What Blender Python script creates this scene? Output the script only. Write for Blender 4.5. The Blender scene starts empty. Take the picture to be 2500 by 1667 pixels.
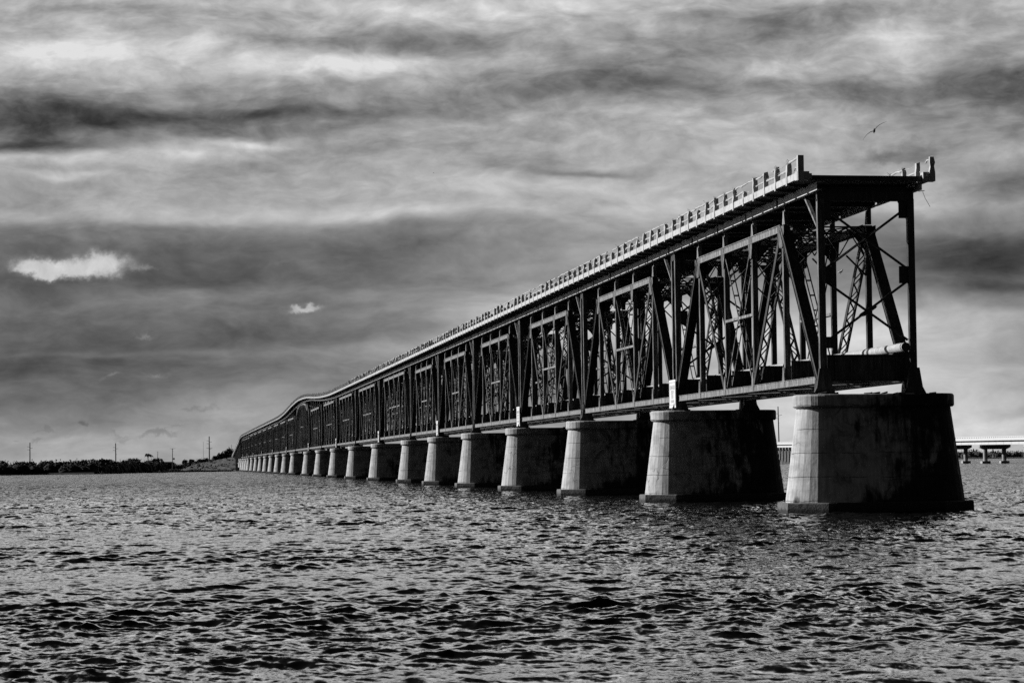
import bpy, bmesh, math, random
import numpy as np
from mathutils import Vector, Matrix
R = math.radians
scene = bpy.context.scene
col = scene.collection

# ------------------------------------------------------------------ camera
F_PX, W_PX, H_PX = 6200.0, 2500.0, 1667.0
YAW, PITCH, ROLL = 7.543680, 2.707464, 0.0133
cp, sp = math.cos(R(PITCH)), math.sin(R(PITCH))
cy_, sy_ = math.cos(R(YAW)), math.sin(R(YAW))
FWD = Vector((sy_*cp, cy_*cp, sp)); RT = Vector((cy_, -sy_, 0)); UP = RT.cross(FWD)
RT2 = math.cos(ROLL)*RT - math.sin(ROLL)*UP; UP2 = math.sin(ROLL)*RT + math.cos(ROLL)*UP
CAM = Vector((-36.085, -129.047, 2.86))
cd = bpy.data.cameras.new('camera'); cam = bpy.data.objects.new('camera', cd); col.objects.link(cam)
cam.matrix_world = Matrix(((RT2.x, UP2.x, -FWD.x, CAM.x), (RT2.y, UP2.y, -FWD.y, CAM.y), (RT2.z, UP2.z, -FWD.z, CAM.z), (0, 0, 0, 1)))
cd.sensor_width = 36.0; cd.lens = 36.0*F_PX/W_PX; cd.clip_start = 0.5; cd.clip_end = 60000
scene.camera = cam
scene.cycles.use_adaptive_sampling = False; scene.cycles.sample_clamp_indirect = 0.6; scene.cycles.caustics_reflective = False; scene.cycles.use_denoising = False          # keep the fine ripples and rust crisp

# ------------------------------------------------------------------ light and exposure
SUN_EL, SUN_AZ = 24.5, 26.0            # the sun stands to the left of the bridge, a little behind it
sdir = Vector((-math.cos(R(SUN_AZ))*math.cos(R(SUN_EL)), math.sin(R(SUN_AZ))*math.cos(R(SUN_EL)), math.sin(R(SUN_EL))))
sl = bpy.data.lights.new('sun', 'SUN'); sun = bpy.data.objects.new('sun', sl); col.objects.link(sun)
sl.energy = 5.0; sl.angle = R(0.5); sl.color = (1, 1, 1)
sun.rotation_euler = sdir.to_track_quat('Z', 'Y').to_euler(); sun.location = (-60, 0, 60)
scene.view_settings.view_transform = 'Standard'; scene.view_settings.look = 'None'
scene.view_settings.exposure = 0.3; scene.view_settings.gamma = 1.0
EXPG = 2**0.3

# ------------------------------------------------------------------ node helper
class NT:
    def __init__(s, tree): s.t = tree; s.n = tree.nodes; s.l = tree.links
    def new(s, ty, **kw):
        nd = s.n.new(ty)
        for k, v in kw.items(): setattr(nd, k, v)
        return nd
    def put(s, sock, v):
        if v is None: return
        if isinstance(v, bpy.types.NodeSocket): s.l.new(v, sock)
        else: sock.default_value = v
    def m(s, op, a, b=None, c=None, clamp=False):
        nd = s.new('ShaderNodeMath', operation=op, use_clamp=clamp)
        for i, v in enumerate((a, b, c)): s.put(nd.inputs[i], v)
        return nd.outputs[0]
    def vm(s, op, a, b=None, c=None):
        nd = s.new('ShaderNodeVectorMath', operation=op)
        for i, v in enumerate((a, b, c)): s.put(nd.inputs[i], v)
        return nd.outputs['Value'] if op in ('DOT_PRODUCT', 'LENGTH') else nd.outputs[0]
    def noise(s, vec, scale=1.0, detail=4, rough=0.5, dist=0.0, dims='3D'):
        nd = s.new('ShaderNodeTexNoise'); nd.noise_dimensions = dims
        s.put(nd.inputs['Vector'], vec); nd.inputs['Scale'].default_value = scale
        nd.inputs['Detail'].default_value = detail; nd.inputs['Roughness'].default_value = rough
        nd.inputs['Distortion'].default_value = dist
        return nd.outputs[0]
    def ramp(s, fac, stops, interp='LINEAR'):
        nd = s.new('ShaderNodeValToRGB'); cr = nd.color_ramp; cr.interpolation = interp
        while len(cr.elements) < len(stops): cr.elements.new(0.5)
        for e, (p, v) in zip(cr.elements, stops): e.position = p; e.color = (v, v, v, 1)
        s.put(nd.inputs[0], fac); return nd.outputs[0]
    def mrange(s, v, a, b, c, d, smooth=True):
        nd = s.new('ShaderNodeMapRange'); nd.interpolation_type = 'SMOOTHSTEP' if smooth else 'LINEAR'
        s.put(nd.inputs['Value'], v)
        for k, x in zip(('From Min', 'From Max', 'To Min', 'To Max'), (a, b, c, d)): nd.inputs[k].default_value = x
        return nd.outputs[0]
    def xyz(s, x, y, z):
        nd = s.new('ShaderNodeCombineXYZ')
        for i, v in enumerate((x, y, z)): s.put(nd.inputs[i], v)
        return nd.outputs[0]

# ------------------------------------------------------------------ sky: physical sky plus banks of cloud placed by direction
world = bpy.data.worlds.new('World'); scene.world = world; world.use_nodes = True
wn = NT(world.node_tree); wn.n.clear()
out = wn.new('ShaderNodeOutputWorld'); bg = wn.new('ShaderNodeBackground'); wn.l.new(bg.outputs[0], out.inputs[0])
sky = wn.new('ShaderNodeTexSky', sky_type='NISHITA', sun_disc=False)
sky.sun_elevation = R(SUN_EL); sky.sun_rotation = math.atan2(sdir.x, sdir.y) % (2*math.pi)
skybw = wn.new('ShaderNodeRGBToBW'); wn.l.new(sky.outputs[0], skybw.inputs[0])
tc = wn.new('ShaderNodeTexCoord'); dirv = tc.outputs['Generated']
sep = wn.new('ShaderNodeSeparateXYZ'); wn.l.new(dirv, sep.inputs[0])
fw = wn.vm('DOT_PRODUCT', dirv, (sy_, cy_, 0)); rg = wn.vm('DOT_PRODUCT', dirv, (cy_, -sy_, 0))
fwc = wn.m('MAXIMUM', fw, 0.25)
K = F_PX/100.0                         # one unit of cloud space is about a degree
cu = wn.m('MULTIPLY', wn.m('DIVIDE', rg, fwc), K); cv = wn.m('MULTIPLY', wn.m('DIVIDE', sep.outputs[2], fwc), K)
uv = wn.xyz(cu, cv, 0.0)
st = wn.vm('MULTIPLY', uv, (0.30, 0.85, 1.0))
warp = wn.new('ShaderNodeTexNoise'); warp.inputs['Scale'].default_value = 0.8; warp.inputs['Detail'].default_value = 4; wn.l.new(st, warp.inputs['Vector'])
wv = wn.vm('MULTIPLY', wn.vm('SUBTRACT', warp.outputs['Color'], (0.5, 0.5, 0.5)), (1.7, 1.0, 0.0))
uvw = wn.vm('ADD', uv, wv)
def sky_uv(x, y):                      # direction of a cloud bank, from where it stands over the bridge
    d = FWD + RT2*((x-1250)/F_PX) + UP2*((833.5-y)/F_PX)
    f = d.dot(Vector((sy_, cy_, 0))); r = d.dot(RT)
    return r/f*K, d.z/f*K
# mean tone by elevation
vmax = 22.0
stops = [(1150, .66), (1060, .63), (1010, .52), (960, .42), (880, .36), (820, .38), (740, .44), (660, .38), (600, .41), (555, .50), (510, .64), (430, .62), (330, .58), (230, .60), (130, .64), (0, .68), (-150, .76), (-400, .86)]
base = wn.ramp(wn.m('DIVIDE', wn.m('ADD', cv, wn.m('MULTIPLY', wn.vm('DOT_PRODUCT', wv, (0, 1, 0)), 0.45)), vmax, clamp=True),
               sorted([(max(0, sky_uv(1250, y)[1]/vmax), v) for y, v in stops]), 'EASE')
BL = [(230,140,250,42,.20),(330,118,330,20,.08),(330,30,260,28,-.06),(40,300,220,40,-.27),(330,292,210,30,-.15),(30,362,170,16,-.22),
 (600,349,110,9,.26),(480,372,190,13,.16),(130,398,230,15,.16),(150,432,110,7,.14),(860,168,190,24,.20),(760,155,260,20,.08),(900,105,260,24,-.12),
 (1020,118,150,20,-.07),(1060,35,300,30,.08),(1320,10,300,22,.08),(760,278,240,15,-.16),(560,300,260,22,-.12),(1600,178,190,38,-.14),
 (1420,226,300,24,-.13),(1900,55,180,32,-.18),(1700,110,200,24,-.05),(2185,85,95,45,.20),(1930,160,190,26,.12),(2250,20,190,30,-.10),(2490,215,150,60,-.20),
 (2180,215,200,35,-.10),(2210,365,80,18,-.08),(1450,330,350,60,.08),(1430,416,90,7,-.18),(1330,452,230,22,.14),(700,524,330,16,.11),
 (1000,516,250,18,.07),(560,470,260,20,.05),(2410,610,140,52,-.20),(2490,452,110,30,-.20),(2440,705,220,16,-.12),(2380,560,200,20,.05),
 (2200,480,150,60,.06),(2330,800,300,45,.15),(2350,930,330,110,.21),(1900,880,330,150,.37),(1650,560,260,80,.13),(1250,640,300,60,.08),
 (1230,800,230,80,.22),(1500,760,250,90,.16),(640,712,260,13,.05),(420,700,160,12,.04),(300,862,260,8,.05),(900,850,260,20,.10),(900,900,300,50,.14),
 (600,990,190,40,.14),(60,640,60,260,-.02),(1900,330,300,60,.07),(1150,570,260,26,-.03),(120,560,200,26,-.05),(2450,1030,200,60,.02),(1150,250,300,40,-.02)]
acc = base
def blob(accum, coord, x, y, sx, sy, amp):
    u, v = sky_uv(x, y); k = 100.0
    iu, iv = k/(sx*1.25), k/(sy*1.25)
    q = wn.vm('MULTIPLY_ADD', coord, (iu, iv, 0.0), (-u*iu, -v*iv, 0.0))
    g = wn.m('POWER', 0.3679, wn.vm('DOT_PRODUCT', q, q))
    return wn.m('MULTIPLY_ADD', g, amp, accum)
for b in BL: acc = blob(acc, uvw, *b)
n1 = wn.noise(wn.vm('ADD', wn.vm('MULTIPLY', uvw, (0.26, 0.95, 1.0)), (3.1, 7.7, 0.0)), 1.0, 6, 0.60, 0.5)
n2 = wn.noise(wn.vm('ADD', wn.vm('MULTIPLY', uvw, (0.75, 1.9, 1.0)), (13.1, 2.7, 4.0)), 1.0, 7, 0.60, 0.25)
n3 = wn.noise(wn.vm('ADD', wn.vm('MULTIPLY', uvw, (1.5, 2.7, 1.0)), (23.1, 5.7, 8.0)), 1.0, 5, 0.55, 0.1)
nw = wn.mrange(cv, 4.5, 9.5, 0.4, 1.0)
acc = wn.m('ADD', acc, wn.m('MULTIPLY', wn.m('SUBTRACT', n1, 0.5), 0.28))
acc = wn.m('ADD', acc, wn.m('MULTIPLY', wn.m('MULTIPLY', wn.m('SUBTRACT', n2, 0.5), 0.42), nw))
acc = wn.m('ADD', acc, wn.m('MULTIPLY', wn.m('MULTIPLY', wn.m('SUBTRACT', n3, 0.5), 0.26), nw))
# small bright cumulus and grey scraps of cloud low over the water
cw = wn.new('ShaderNodeTexNoise'); cw.inputs['Scale'].default_value = 1.6; cw.inputs['Detail'].default_value = 7; cw.inputs['Roughness'].default_value = 0.6; wn.l.new(uv, cw.inputs['Vector'])
uvc = wn.vm('ADD', uv, wn.vm('MULTIPLY', wn.vm('SUBTRACT', cw.outputs['Color'], (0.5, 0.5, 0.5)), (1.0, 0.75, 0.0)))
cum = 0.0
for (x, y, sx, sy, a) in [(205,655,85,26,.92),(265,634,55,28,.78),(140,664,60,14,.6),(70,645,55,16,.75),(100,660,50,12,.6),(365,657,30,9,.55),(742,752,56,11,.82),(752,746,24,9,.35),(350,818,30,8,.66),(272,923,30,6,.62),(385,914,34,5.5,.6),(120,826,26,5,.28),(20,622,40,14,.3)]:
    cum = blob(cum, uvc, x, y, sx, sy, a)
cn = wn.noise(uv, 2.2, 6, 0.62)
cum = wn.m('SUBTRACT', cum, wn.m('MULTIPLY', cn, 0.42))
cmask = wn.mrange(cum, 0.0, 0.8, 0.0, 1.0)
ctone = wn.m('ADD', wn.mrange(cum, 0.15, 1.15, 0.50, 0.80), wn.m('MULTIPLY', wn.m('SUBTRACT', wn.noise(wn.vm('ADD', uvc, (0.0, 0.35, 0.0)), 1.1, 4, 0.6), 0.5), 0.35))
mixc = wn.new('ShaderNodeMix'); mixc.data_type = 'FLOAT'
wn.put(mixc.inputs[0], cmask); wn.put(mixc.inputs[2], acc); wn.put(mixc.inputs[3], ctone)
acc = mixc.outputs[0]
scr = 0.0
for (x, y, sx, sy, a) in [(500,995,50,9,.6),(205,1031,14,7,.7),(385,1062,45,7,.7),(290,1068,30,6,.6),(110,1050,26,5,.5),(100,1075,22,6,.6),(430,1045,40,4,.5),(35,1073,18,4,.5),(155,1062,20,6,.4),(2170,385,75,16,.75),(2235,360,45,24,.7)]:
    scr = blob(scr, uvc, x, y, sx, sy, a)
acc = wn.m('SUBTRACT', acc, wn.m('MULTIPLY', wn.mrange(wn.m('SUBTRACT', scr, wn.m('MULTIPLY', cn, 0.5)), 0.0, 0.5, 0.0, 1.0), 0.085))
acc = wn.m('MINIMUM', wn.m('MAXIMUM', acc, 0.22), 0.88)
front = wn.m('POWER', acc, 2.25)
# the rest of the sky: darker open sky behind and overhead, bright veil on the sun's side
gp = wn.vm('DIVIDE', dirv, wn.xyz(wn.m('ADD', wn.m('ABSOLUTE', sep.outputs[2]), 0.25), wn.m('ADD', wn.m('ABSOLUTE', sep.outputs[2]), 0.25), 1.0))
gn = wn.noise(wn.vm('MULTIPLY', gp, (1.4, 2.6, 0.0)), 1.0, 5, 0.55)
sunside = wn.m('POWER', wn.m('MAXIMUM', wn.vm('DOT_PRODUCT', dirv, tuple(Vector((-0.9, 0.42, 0.12)).normalized())), 0.0), 9.0)
rest = wn.m('ADD', wn.m('ADD', wn.m('MULTIPLY', gn, 0.065), wn.m('MULTIPLY', skybw.outputs[0], 0.0003)), wn.m('MULTIPLY', sunside, 0.60))
fmask = wn.m('MULTIPLY', wn.mrange(fw, 0.25, 0.75, 0.0, 1.0), wn.mrange(sep.outputs[2], 0.42, 0.80, 1.0, 0.0))
mixf = wn.new('ShaderNodeMix'); mixf.data_type = 'FLOAT'
wn.put(mixf.inputs[0], fmask); wn.put(mixf.inputs[2], rest); wn.put(mixf.inputs[3], front)
tone = mixf.outputs[0]
wn.put(bg.inputs['Color'], wn.m('MULTIPLY', tone, 10.0/EXPG)); bg.inputs['Strength'].default_value = 0.1
try: world.cycles.sampling_method = 'MANUAL'; world.cycles.sample_map_resolution = 512
except Exception: pass

# ------------------------------------------------------------------ materials (a black and white place: every colour is a grey)
def material(name):
    m = bpy.data.materials.new(name); m.use_nodes = True; t = NT(m.node_tree)
    b = t.n['Principled BSDF']; return m, t, b
def pos(t): return t.new('ShaderNodeNewGeometry').outputs['Position']
def set_col(t, b, v):
    cc = t.new('ShaderNodeCombineColor')
    for i in range(3): t.put(cc.inputs[i], v)
    t.l.new(cc.outputs[0], b.inputs['Base Color'])
def bump(t, b, h, dist=0.02, strength=0.6, nrm=None):
    bn = t.new('ShaderNodeBump'); bn.inputs['Strength'].default_value = strength; bn.inputs['Distance'].default_value = dist
    t.put(bn.inputs['Height'], h)
    if nrm is not None: t.l.new(nrm, bn.inputs['Normal'])
    t.l.new(bn.outputs[0], b.inputs['Normal']); return bn.outputs[0]
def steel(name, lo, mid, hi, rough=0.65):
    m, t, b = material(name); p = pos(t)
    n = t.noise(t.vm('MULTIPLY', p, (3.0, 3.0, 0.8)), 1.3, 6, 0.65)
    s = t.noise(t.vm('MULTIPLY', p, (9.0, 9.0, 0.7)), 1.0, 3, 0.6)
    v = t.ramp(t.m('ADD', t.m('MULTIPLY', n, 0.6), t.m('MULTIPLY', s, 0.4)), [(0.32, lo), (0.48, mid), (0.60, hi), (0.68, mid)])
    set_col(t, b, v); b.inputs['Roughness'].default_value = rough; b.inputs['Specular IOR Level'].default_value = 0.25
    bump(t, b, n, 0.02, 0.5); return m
M_STEEL = steel('rusted_steel', .007, .02, .07)  # dark rust; on the right truss the deck's shade is put into this tone
M_CHORD = steel('sunlit_chord_steel', .04, .12, .30)  # lighter copy; sunlight on the left truss is put into the colour
M_VERT = steel('sunlit_post_steel', .015, .05, .20)  # sunlit copy of the rusted steel, for left-hand posts and columns only
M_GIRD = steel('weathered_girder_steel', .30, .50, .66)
def concrete_white():
    m, t, b = material('spalled_parapet_concrete'); p = pos(t)
    n = t.noise(p, 3.0, 6, 0.65); s = t.noise(t.vm('MULTIPLY', p, (6, 6, 1.0)), 1.0, 4, 0.6)
    v = t.ramp(t.m('ADD', t.m('MULTIPLY', n, 0.55), t.m('MULTIPLY', s, 0.45)), [(0.30, .08), (0.40, .30), (0.50, .42), (0.70, .52)])
    set_col(t, b, v); b.inputs['Roughness'].default_value = 0.9; bump(t, b, n, 0.03, 0.7); return m
M_PARA = concrete_white()
def concrete_pier():
    m, t, b = material('stained_pier_concrete'); p = pos(t)
    sp_ = t.new('ShaderNodeSeparateXYZ'); t.l.new(p, sp_.inputs[0]); X, Y, Z = sp_.outputs
    fine = t.noise(p, 6.0, 5, 0.6)
    boards = t.noise(t.vm('MULTIPLY', p, (7.0, 7.0, 0.25)), 1.0, 3, 0.5)
    hboards = t.noise(t.vm('MULTIPLY', p, (0.5, 0.5, 9.0)), 1.0, 2, 0.5)
    basev = t.m('ADD', t.m('ADD', t.m('MULTIPLY', boards, 0.40), t.m('MULTIPLY', fine, 0.10)), t.m('MULTIPLY', hboards, 0.07))
    basev = t.m('ADD', basev, 0.15)
    # horizontal pour joints, wavering, thin and dark
    wz = t.m('ADD', Z, t.m('MULTIPLY', t.m('SUBTRACT', t.noise(p, 0.9, 5, 0.6), 0.5), 0.22))
    fr = t.m('ABSOLUTE', t.m('SUBTRACT', t.m('FRACT', t.m('DIVIDE', wz, 1.23)), 0.5))
    joint = t.m('MULTIPLY', t.mrange(fr, 0.0, 0.026, 1.0, 0.0), t.mrange(t.noise(t.vm('MULTIPLY', p, (.5, .5, .3)), 1.0, 2, 0.5), 0.42, 0.55, 0.0, 1.0))
    # cracks
    vo = t.new('ShaderNodeTexVoronoi', feature='DISTANCE_TO_EDGE'); vo.inputs['Scale'].default_value = 0.42
    t.l.new(t.vm('ADD', t.vm('MULTIPLY', p, (1, 1, .8)), t.vm('MULTIPLY', t.new('ShaderNodeTexNoise').outputs['Color'], (1.3, 1.3, 1.3))), vo.inputs['Vector'])
    crack = t.m('MULTIPLY', t.mrange(vo.outputs[0], 0.0, 0.012, 1.0, 0.0), t.mrange(t.noise(p, 0.35, 2), 0.5, 0.58, 0.0, 1.0))
    # black growth and water stains running down, heaviest to the sheltered side
    big = t.noise(t.vm('MULTIPLY', p, (0.55, 0.3, 0.42)), 1.0, 8, 0.62, 0.5)
    run = t.noise(t.vm('MULTIPLY', p, (2.6, 2.6, 0.22)), 1.0, 5, 0.65)
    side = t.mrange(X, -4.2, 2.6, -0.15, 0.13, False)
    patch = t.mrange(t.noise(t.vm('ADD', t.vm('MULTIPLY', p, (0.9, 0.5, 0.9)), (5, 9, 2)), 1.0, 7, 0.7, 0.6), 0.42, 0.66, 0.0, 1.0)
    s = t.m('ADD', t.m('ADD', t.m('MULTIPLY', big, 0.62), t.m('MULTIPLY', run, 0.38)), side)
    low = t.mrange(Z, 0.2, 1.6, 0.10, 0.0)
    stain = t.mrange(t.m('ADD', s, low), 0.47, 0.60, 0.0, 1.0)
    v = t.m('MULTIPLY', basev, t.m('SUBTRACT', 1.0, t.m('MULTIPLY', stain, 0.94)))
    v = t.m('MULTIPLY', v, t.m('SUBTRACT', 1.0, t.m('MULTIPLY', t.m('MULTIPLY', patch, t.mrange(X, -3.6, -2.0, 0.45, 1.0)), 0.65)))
    v = t.m('MULTIPLY', v, t.m('SUBTRACT', 1.0, t.m('MULTIPLY', joint, 0.8)))
    v = t.m('MULTIPLY', v, t.m('SUBTRACT', 1.0, t.m('MULTIPLY', crack, 0.6)))
    tide = t.mrange(t.m('ADD', Z, t.m('MULTIPLY', t.m('SUBTRACT', t.noise(p, 5.0, 4, 0.7), 0.5), 0.7)), 0.10, 0.26, 0.12, 1.0)
    v = t.m('MULTIPLY', v, tide)
    set_col(t, b, v); b.inputs['Roughness'].default_value = 0.92; b.inputs['Specular IOR Level'].default_value = 0.2
    h = t.m('ADD', t.m('MULTIPLY', fine, 0.5), t.m('MULTIPLY', boards, 0.7)); h = t.m('SUBTRACT', h, t.m('MULTIPLY', t.m('ADD', joint, crack), 0.8))
    bump(t, b, h, 0.03, 0.6); return m
M_PIER = concrete_pier()
def plain(name, v, rough=0.8, var=0.3, scale=4.0):
    m, t, b = material(name); n = t.noise(pos(t), scale, 5, 0.6)
    set_col(t, b, t.m('MULTIPLY', t.m('ADD', t.m('MULTIPLY', t.m('SUBTRACT', n, 0.5), 2*var), 1.0), v))
    b.inputs['Roughness'].default_value = rough; b.inputs['Specular IOR Level'].default_value = 0.3
    bump(t, b, n, 0.02, 0.4); return m
def footing():
    m, t, b = material('footing_concrete'); p = pos(t)
    sp_ = t.new('ShaderNodeSeparateXYZ'); t.l.new(p, sp_.inputs[0]); n = t.noise(p, 2.5, 6, 0.65)
    v = t.m('ADD', t.m('MULTIPLY', n, 0.17), 0.005)
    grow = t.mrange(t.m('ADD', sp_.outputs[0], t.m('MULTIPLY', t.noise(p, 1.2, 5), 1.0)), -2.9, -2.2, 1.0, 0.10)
    tide = t.mrange(t.m('ADD', sp_.outputs[2], t.m('MULTIPLY', t.m('SUBTRACT', t.noise(p, 6.0, 4, 0.7), 0.5), 0.6)), 0.12, 0.34, 0.08, 1.0)
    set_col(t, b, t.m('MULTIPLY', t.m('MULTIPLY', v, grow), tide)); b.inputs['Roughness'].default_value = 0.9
    bump(t, b, n, 0.08, 0.8); return m
M_FOOT = footing()
M_ASPH = plain('deck_underside', 0.05, 0.9)
M_SIGN = plain('painted_sign', 0.62, 0.5, 0.04)
M_LET = plain('faded_lettering', 0.36, 0.6, 0.1)
M_MOD = plain('pale_modern_concrete', 0.48, 0.8, 0.12, 0.6)
M_MODD = plain('modern_concrete_pier', 0.30, 0.85, 0.3, 0.8)
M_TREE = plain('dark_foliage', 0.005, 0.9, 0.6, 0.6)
M_TREEF = plain('haze_pale_foliage', 0.06, 0.9, 0.3, 0.2)  # paler than the near foliage: distance haze is put into the colour
M_POLE = plain('weathered_pole', 0.10, 0.8)
M_SHORE = plain('shore_rubble', 0.035, 0.95, 0.6, 0.5)
M_BIRD = plain('dark_feathers', 0.012, 0.8)
M_GULL = plain('white_feathers', 0.6, 0.8, 0.1)
M_DARK = plain('dark_paint', 0.02, 0.6)
def grass_bank():
    m, t, b = material('dry_grass_bank'); p = pos(t)
    n = t.noise(t.vm('MULTIPLY', p, (.45, .07, 2.5)), 1.0, 7, 0.7)
    set_col(t, b, t.ramp(n, [(0.35, .006), (0.5, .028), (0.64, .08)])); b.inputs['Roughness'].default_value = 0.95; return m
M_BANK = grass_bank()
def pipe_mat():
    m, t, b = material('wrapped_pipe'); p = pos(t)
    sp_ = t.new('ShaderNodeSeparateXYZ'); t.l.new(p, sp_.inputs[0])
    q = t.m('ADD', sp_.outputs[1], t.m('MULTIPLY', sp_.outputs[0], 0.35))
    n = t.noise(t.xyz(t.m('MULTIPLY', q, 2.6), 0.0, 0.0), 1.0, 4, 0.7)
    n2 = t.noise(p, 5.0, 4, 0.6)
    v = t.ramp(t.m('ADD', t.m('MULTIPLY', n, 0.75), t.m('MULTIPLY', n2, 0.25)), [(0.38, .10), (0.46, .40), (0.52, .22), (0.56, .50), (0.64, .34)])
    set_col(t, b, v); b.inputs['Roughness'].default_value = 0.7; bump(t, b, n, 0.03, 0.6); return m
M_PIPE = pipe_mat()
def sea_mat():
    m, t, b = material('sea_water'); p = pos(t)
    r = t.vm('LENGTH', t.vm('SUBTRACT', p, tuple(CAM)))
    lat = t.vm('DOT_PRODUCT', p, tuple(RT)); rad = t.vm('DOT_PRODUCT', p, (sy_, cy_, 0))
    def slopes(fl, fr, off, det):
        nd = t.new('ShaderNodeTexNoise'); nd.inputs['Scale'].default_value = 1.0; nd.inputs['Detail'].default_value = det; nd.inputs['Roughness'].default_value = 0.62
        t.l.new(t.xyz(t.m('MULTIPLY', lat, fl), t.m('MULTIPLY', rad, fr), off), nd.inputs['Vector'])
        return t.vm('MULTIPLY', t.vm('SUBTRACT', nd.outputs['Color'], (.5, .5, .5)), (1, 1, 0))
    A_ = slopes(6.0, 4.5, 0.0, 5); E_ = slopes(1.7, 1.9, 3.0, 3); B_ = slopes(1.9, 0.42, 5.0, 5); C_ = slopes(0.9, 0.10, 9.0, 6)
    gust = t.mrange(t.noise(t.xyz(t.m('MULTIPLY', lat, .09), t.m('MULTIPLY', rad, .035), 2.0), 1.0, 3, 0.5), 0.38, 0.62, 0.65, 1.30)
    wa = t.m('MULTIPLY', t.m('MULTIPLY', t.mrange(r, 30, 220, 1.0, 0.35), gust), 0.85); we = t.m('MULTIPLY', t.m('MULTIPLY', t.mrange(r, 30, 160, 0.5, 1.0), gust), 0.35); wb = t.m('MULTIPLY', t.mrange(r, 60, 200, 0.0, 1.0), 1.9); wc = t.m('MULTIPLY', t.mrange(r, 170, 450, 0.0, 1.0), 2.6)
    sc_ = lambda v, w: t.vm('MULTIPLY', v, t.xyz(w, w, 0.0))
    tot = t.vm('ADD', t.vm('ADD', t.vm('ADD', sc_(A_, wa), sc_(E_, we)), sc_(B_, wb)), sc_(C_, wc))
    nrm = t.vm('NORMALIZE', t.vm('ADD', t.new('ShaderNodeNewGeometry').outputs['Normal'], tot))
    fr = t.new('ShaderNodeFresnel'); fr.inputs['IOR'].default_value = 1.36; t.l.new(nrm, fr.inputs['Normal'])
    k = t.mrange(fr.outputs[0], 0.15, 0.58, 0.008, 0.90)
    dif = t.new('ShaderNodeBsdfDiffuse'); dif.inputs['Color'].default_value = (.004, .004, .004, 1)
    gl = t.new('ShaderNodeBsdfGlossy'); gl.inputs['Color'].default_value = (1, 1, 1, 1); t.l.new(nrm, gl.inputs['Normal'])
    t.put(gl.inputs['Roughness'], t.mrange(r, 90, 700, 0.04, 0.16))
    mx = t.new('ShaderNodeMixShader'); t.l.new(k, mx.inputs[0]); t.l.new(dif.outputs[0], mx.inputs[1]); t.l.new(gl.outputs[0], mx.inputs[2])
    t.l.new(mx.outputs[0], t.n['Material Output'].inputs['Surface']); return m
M_SEA = sea_mat()

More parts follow.
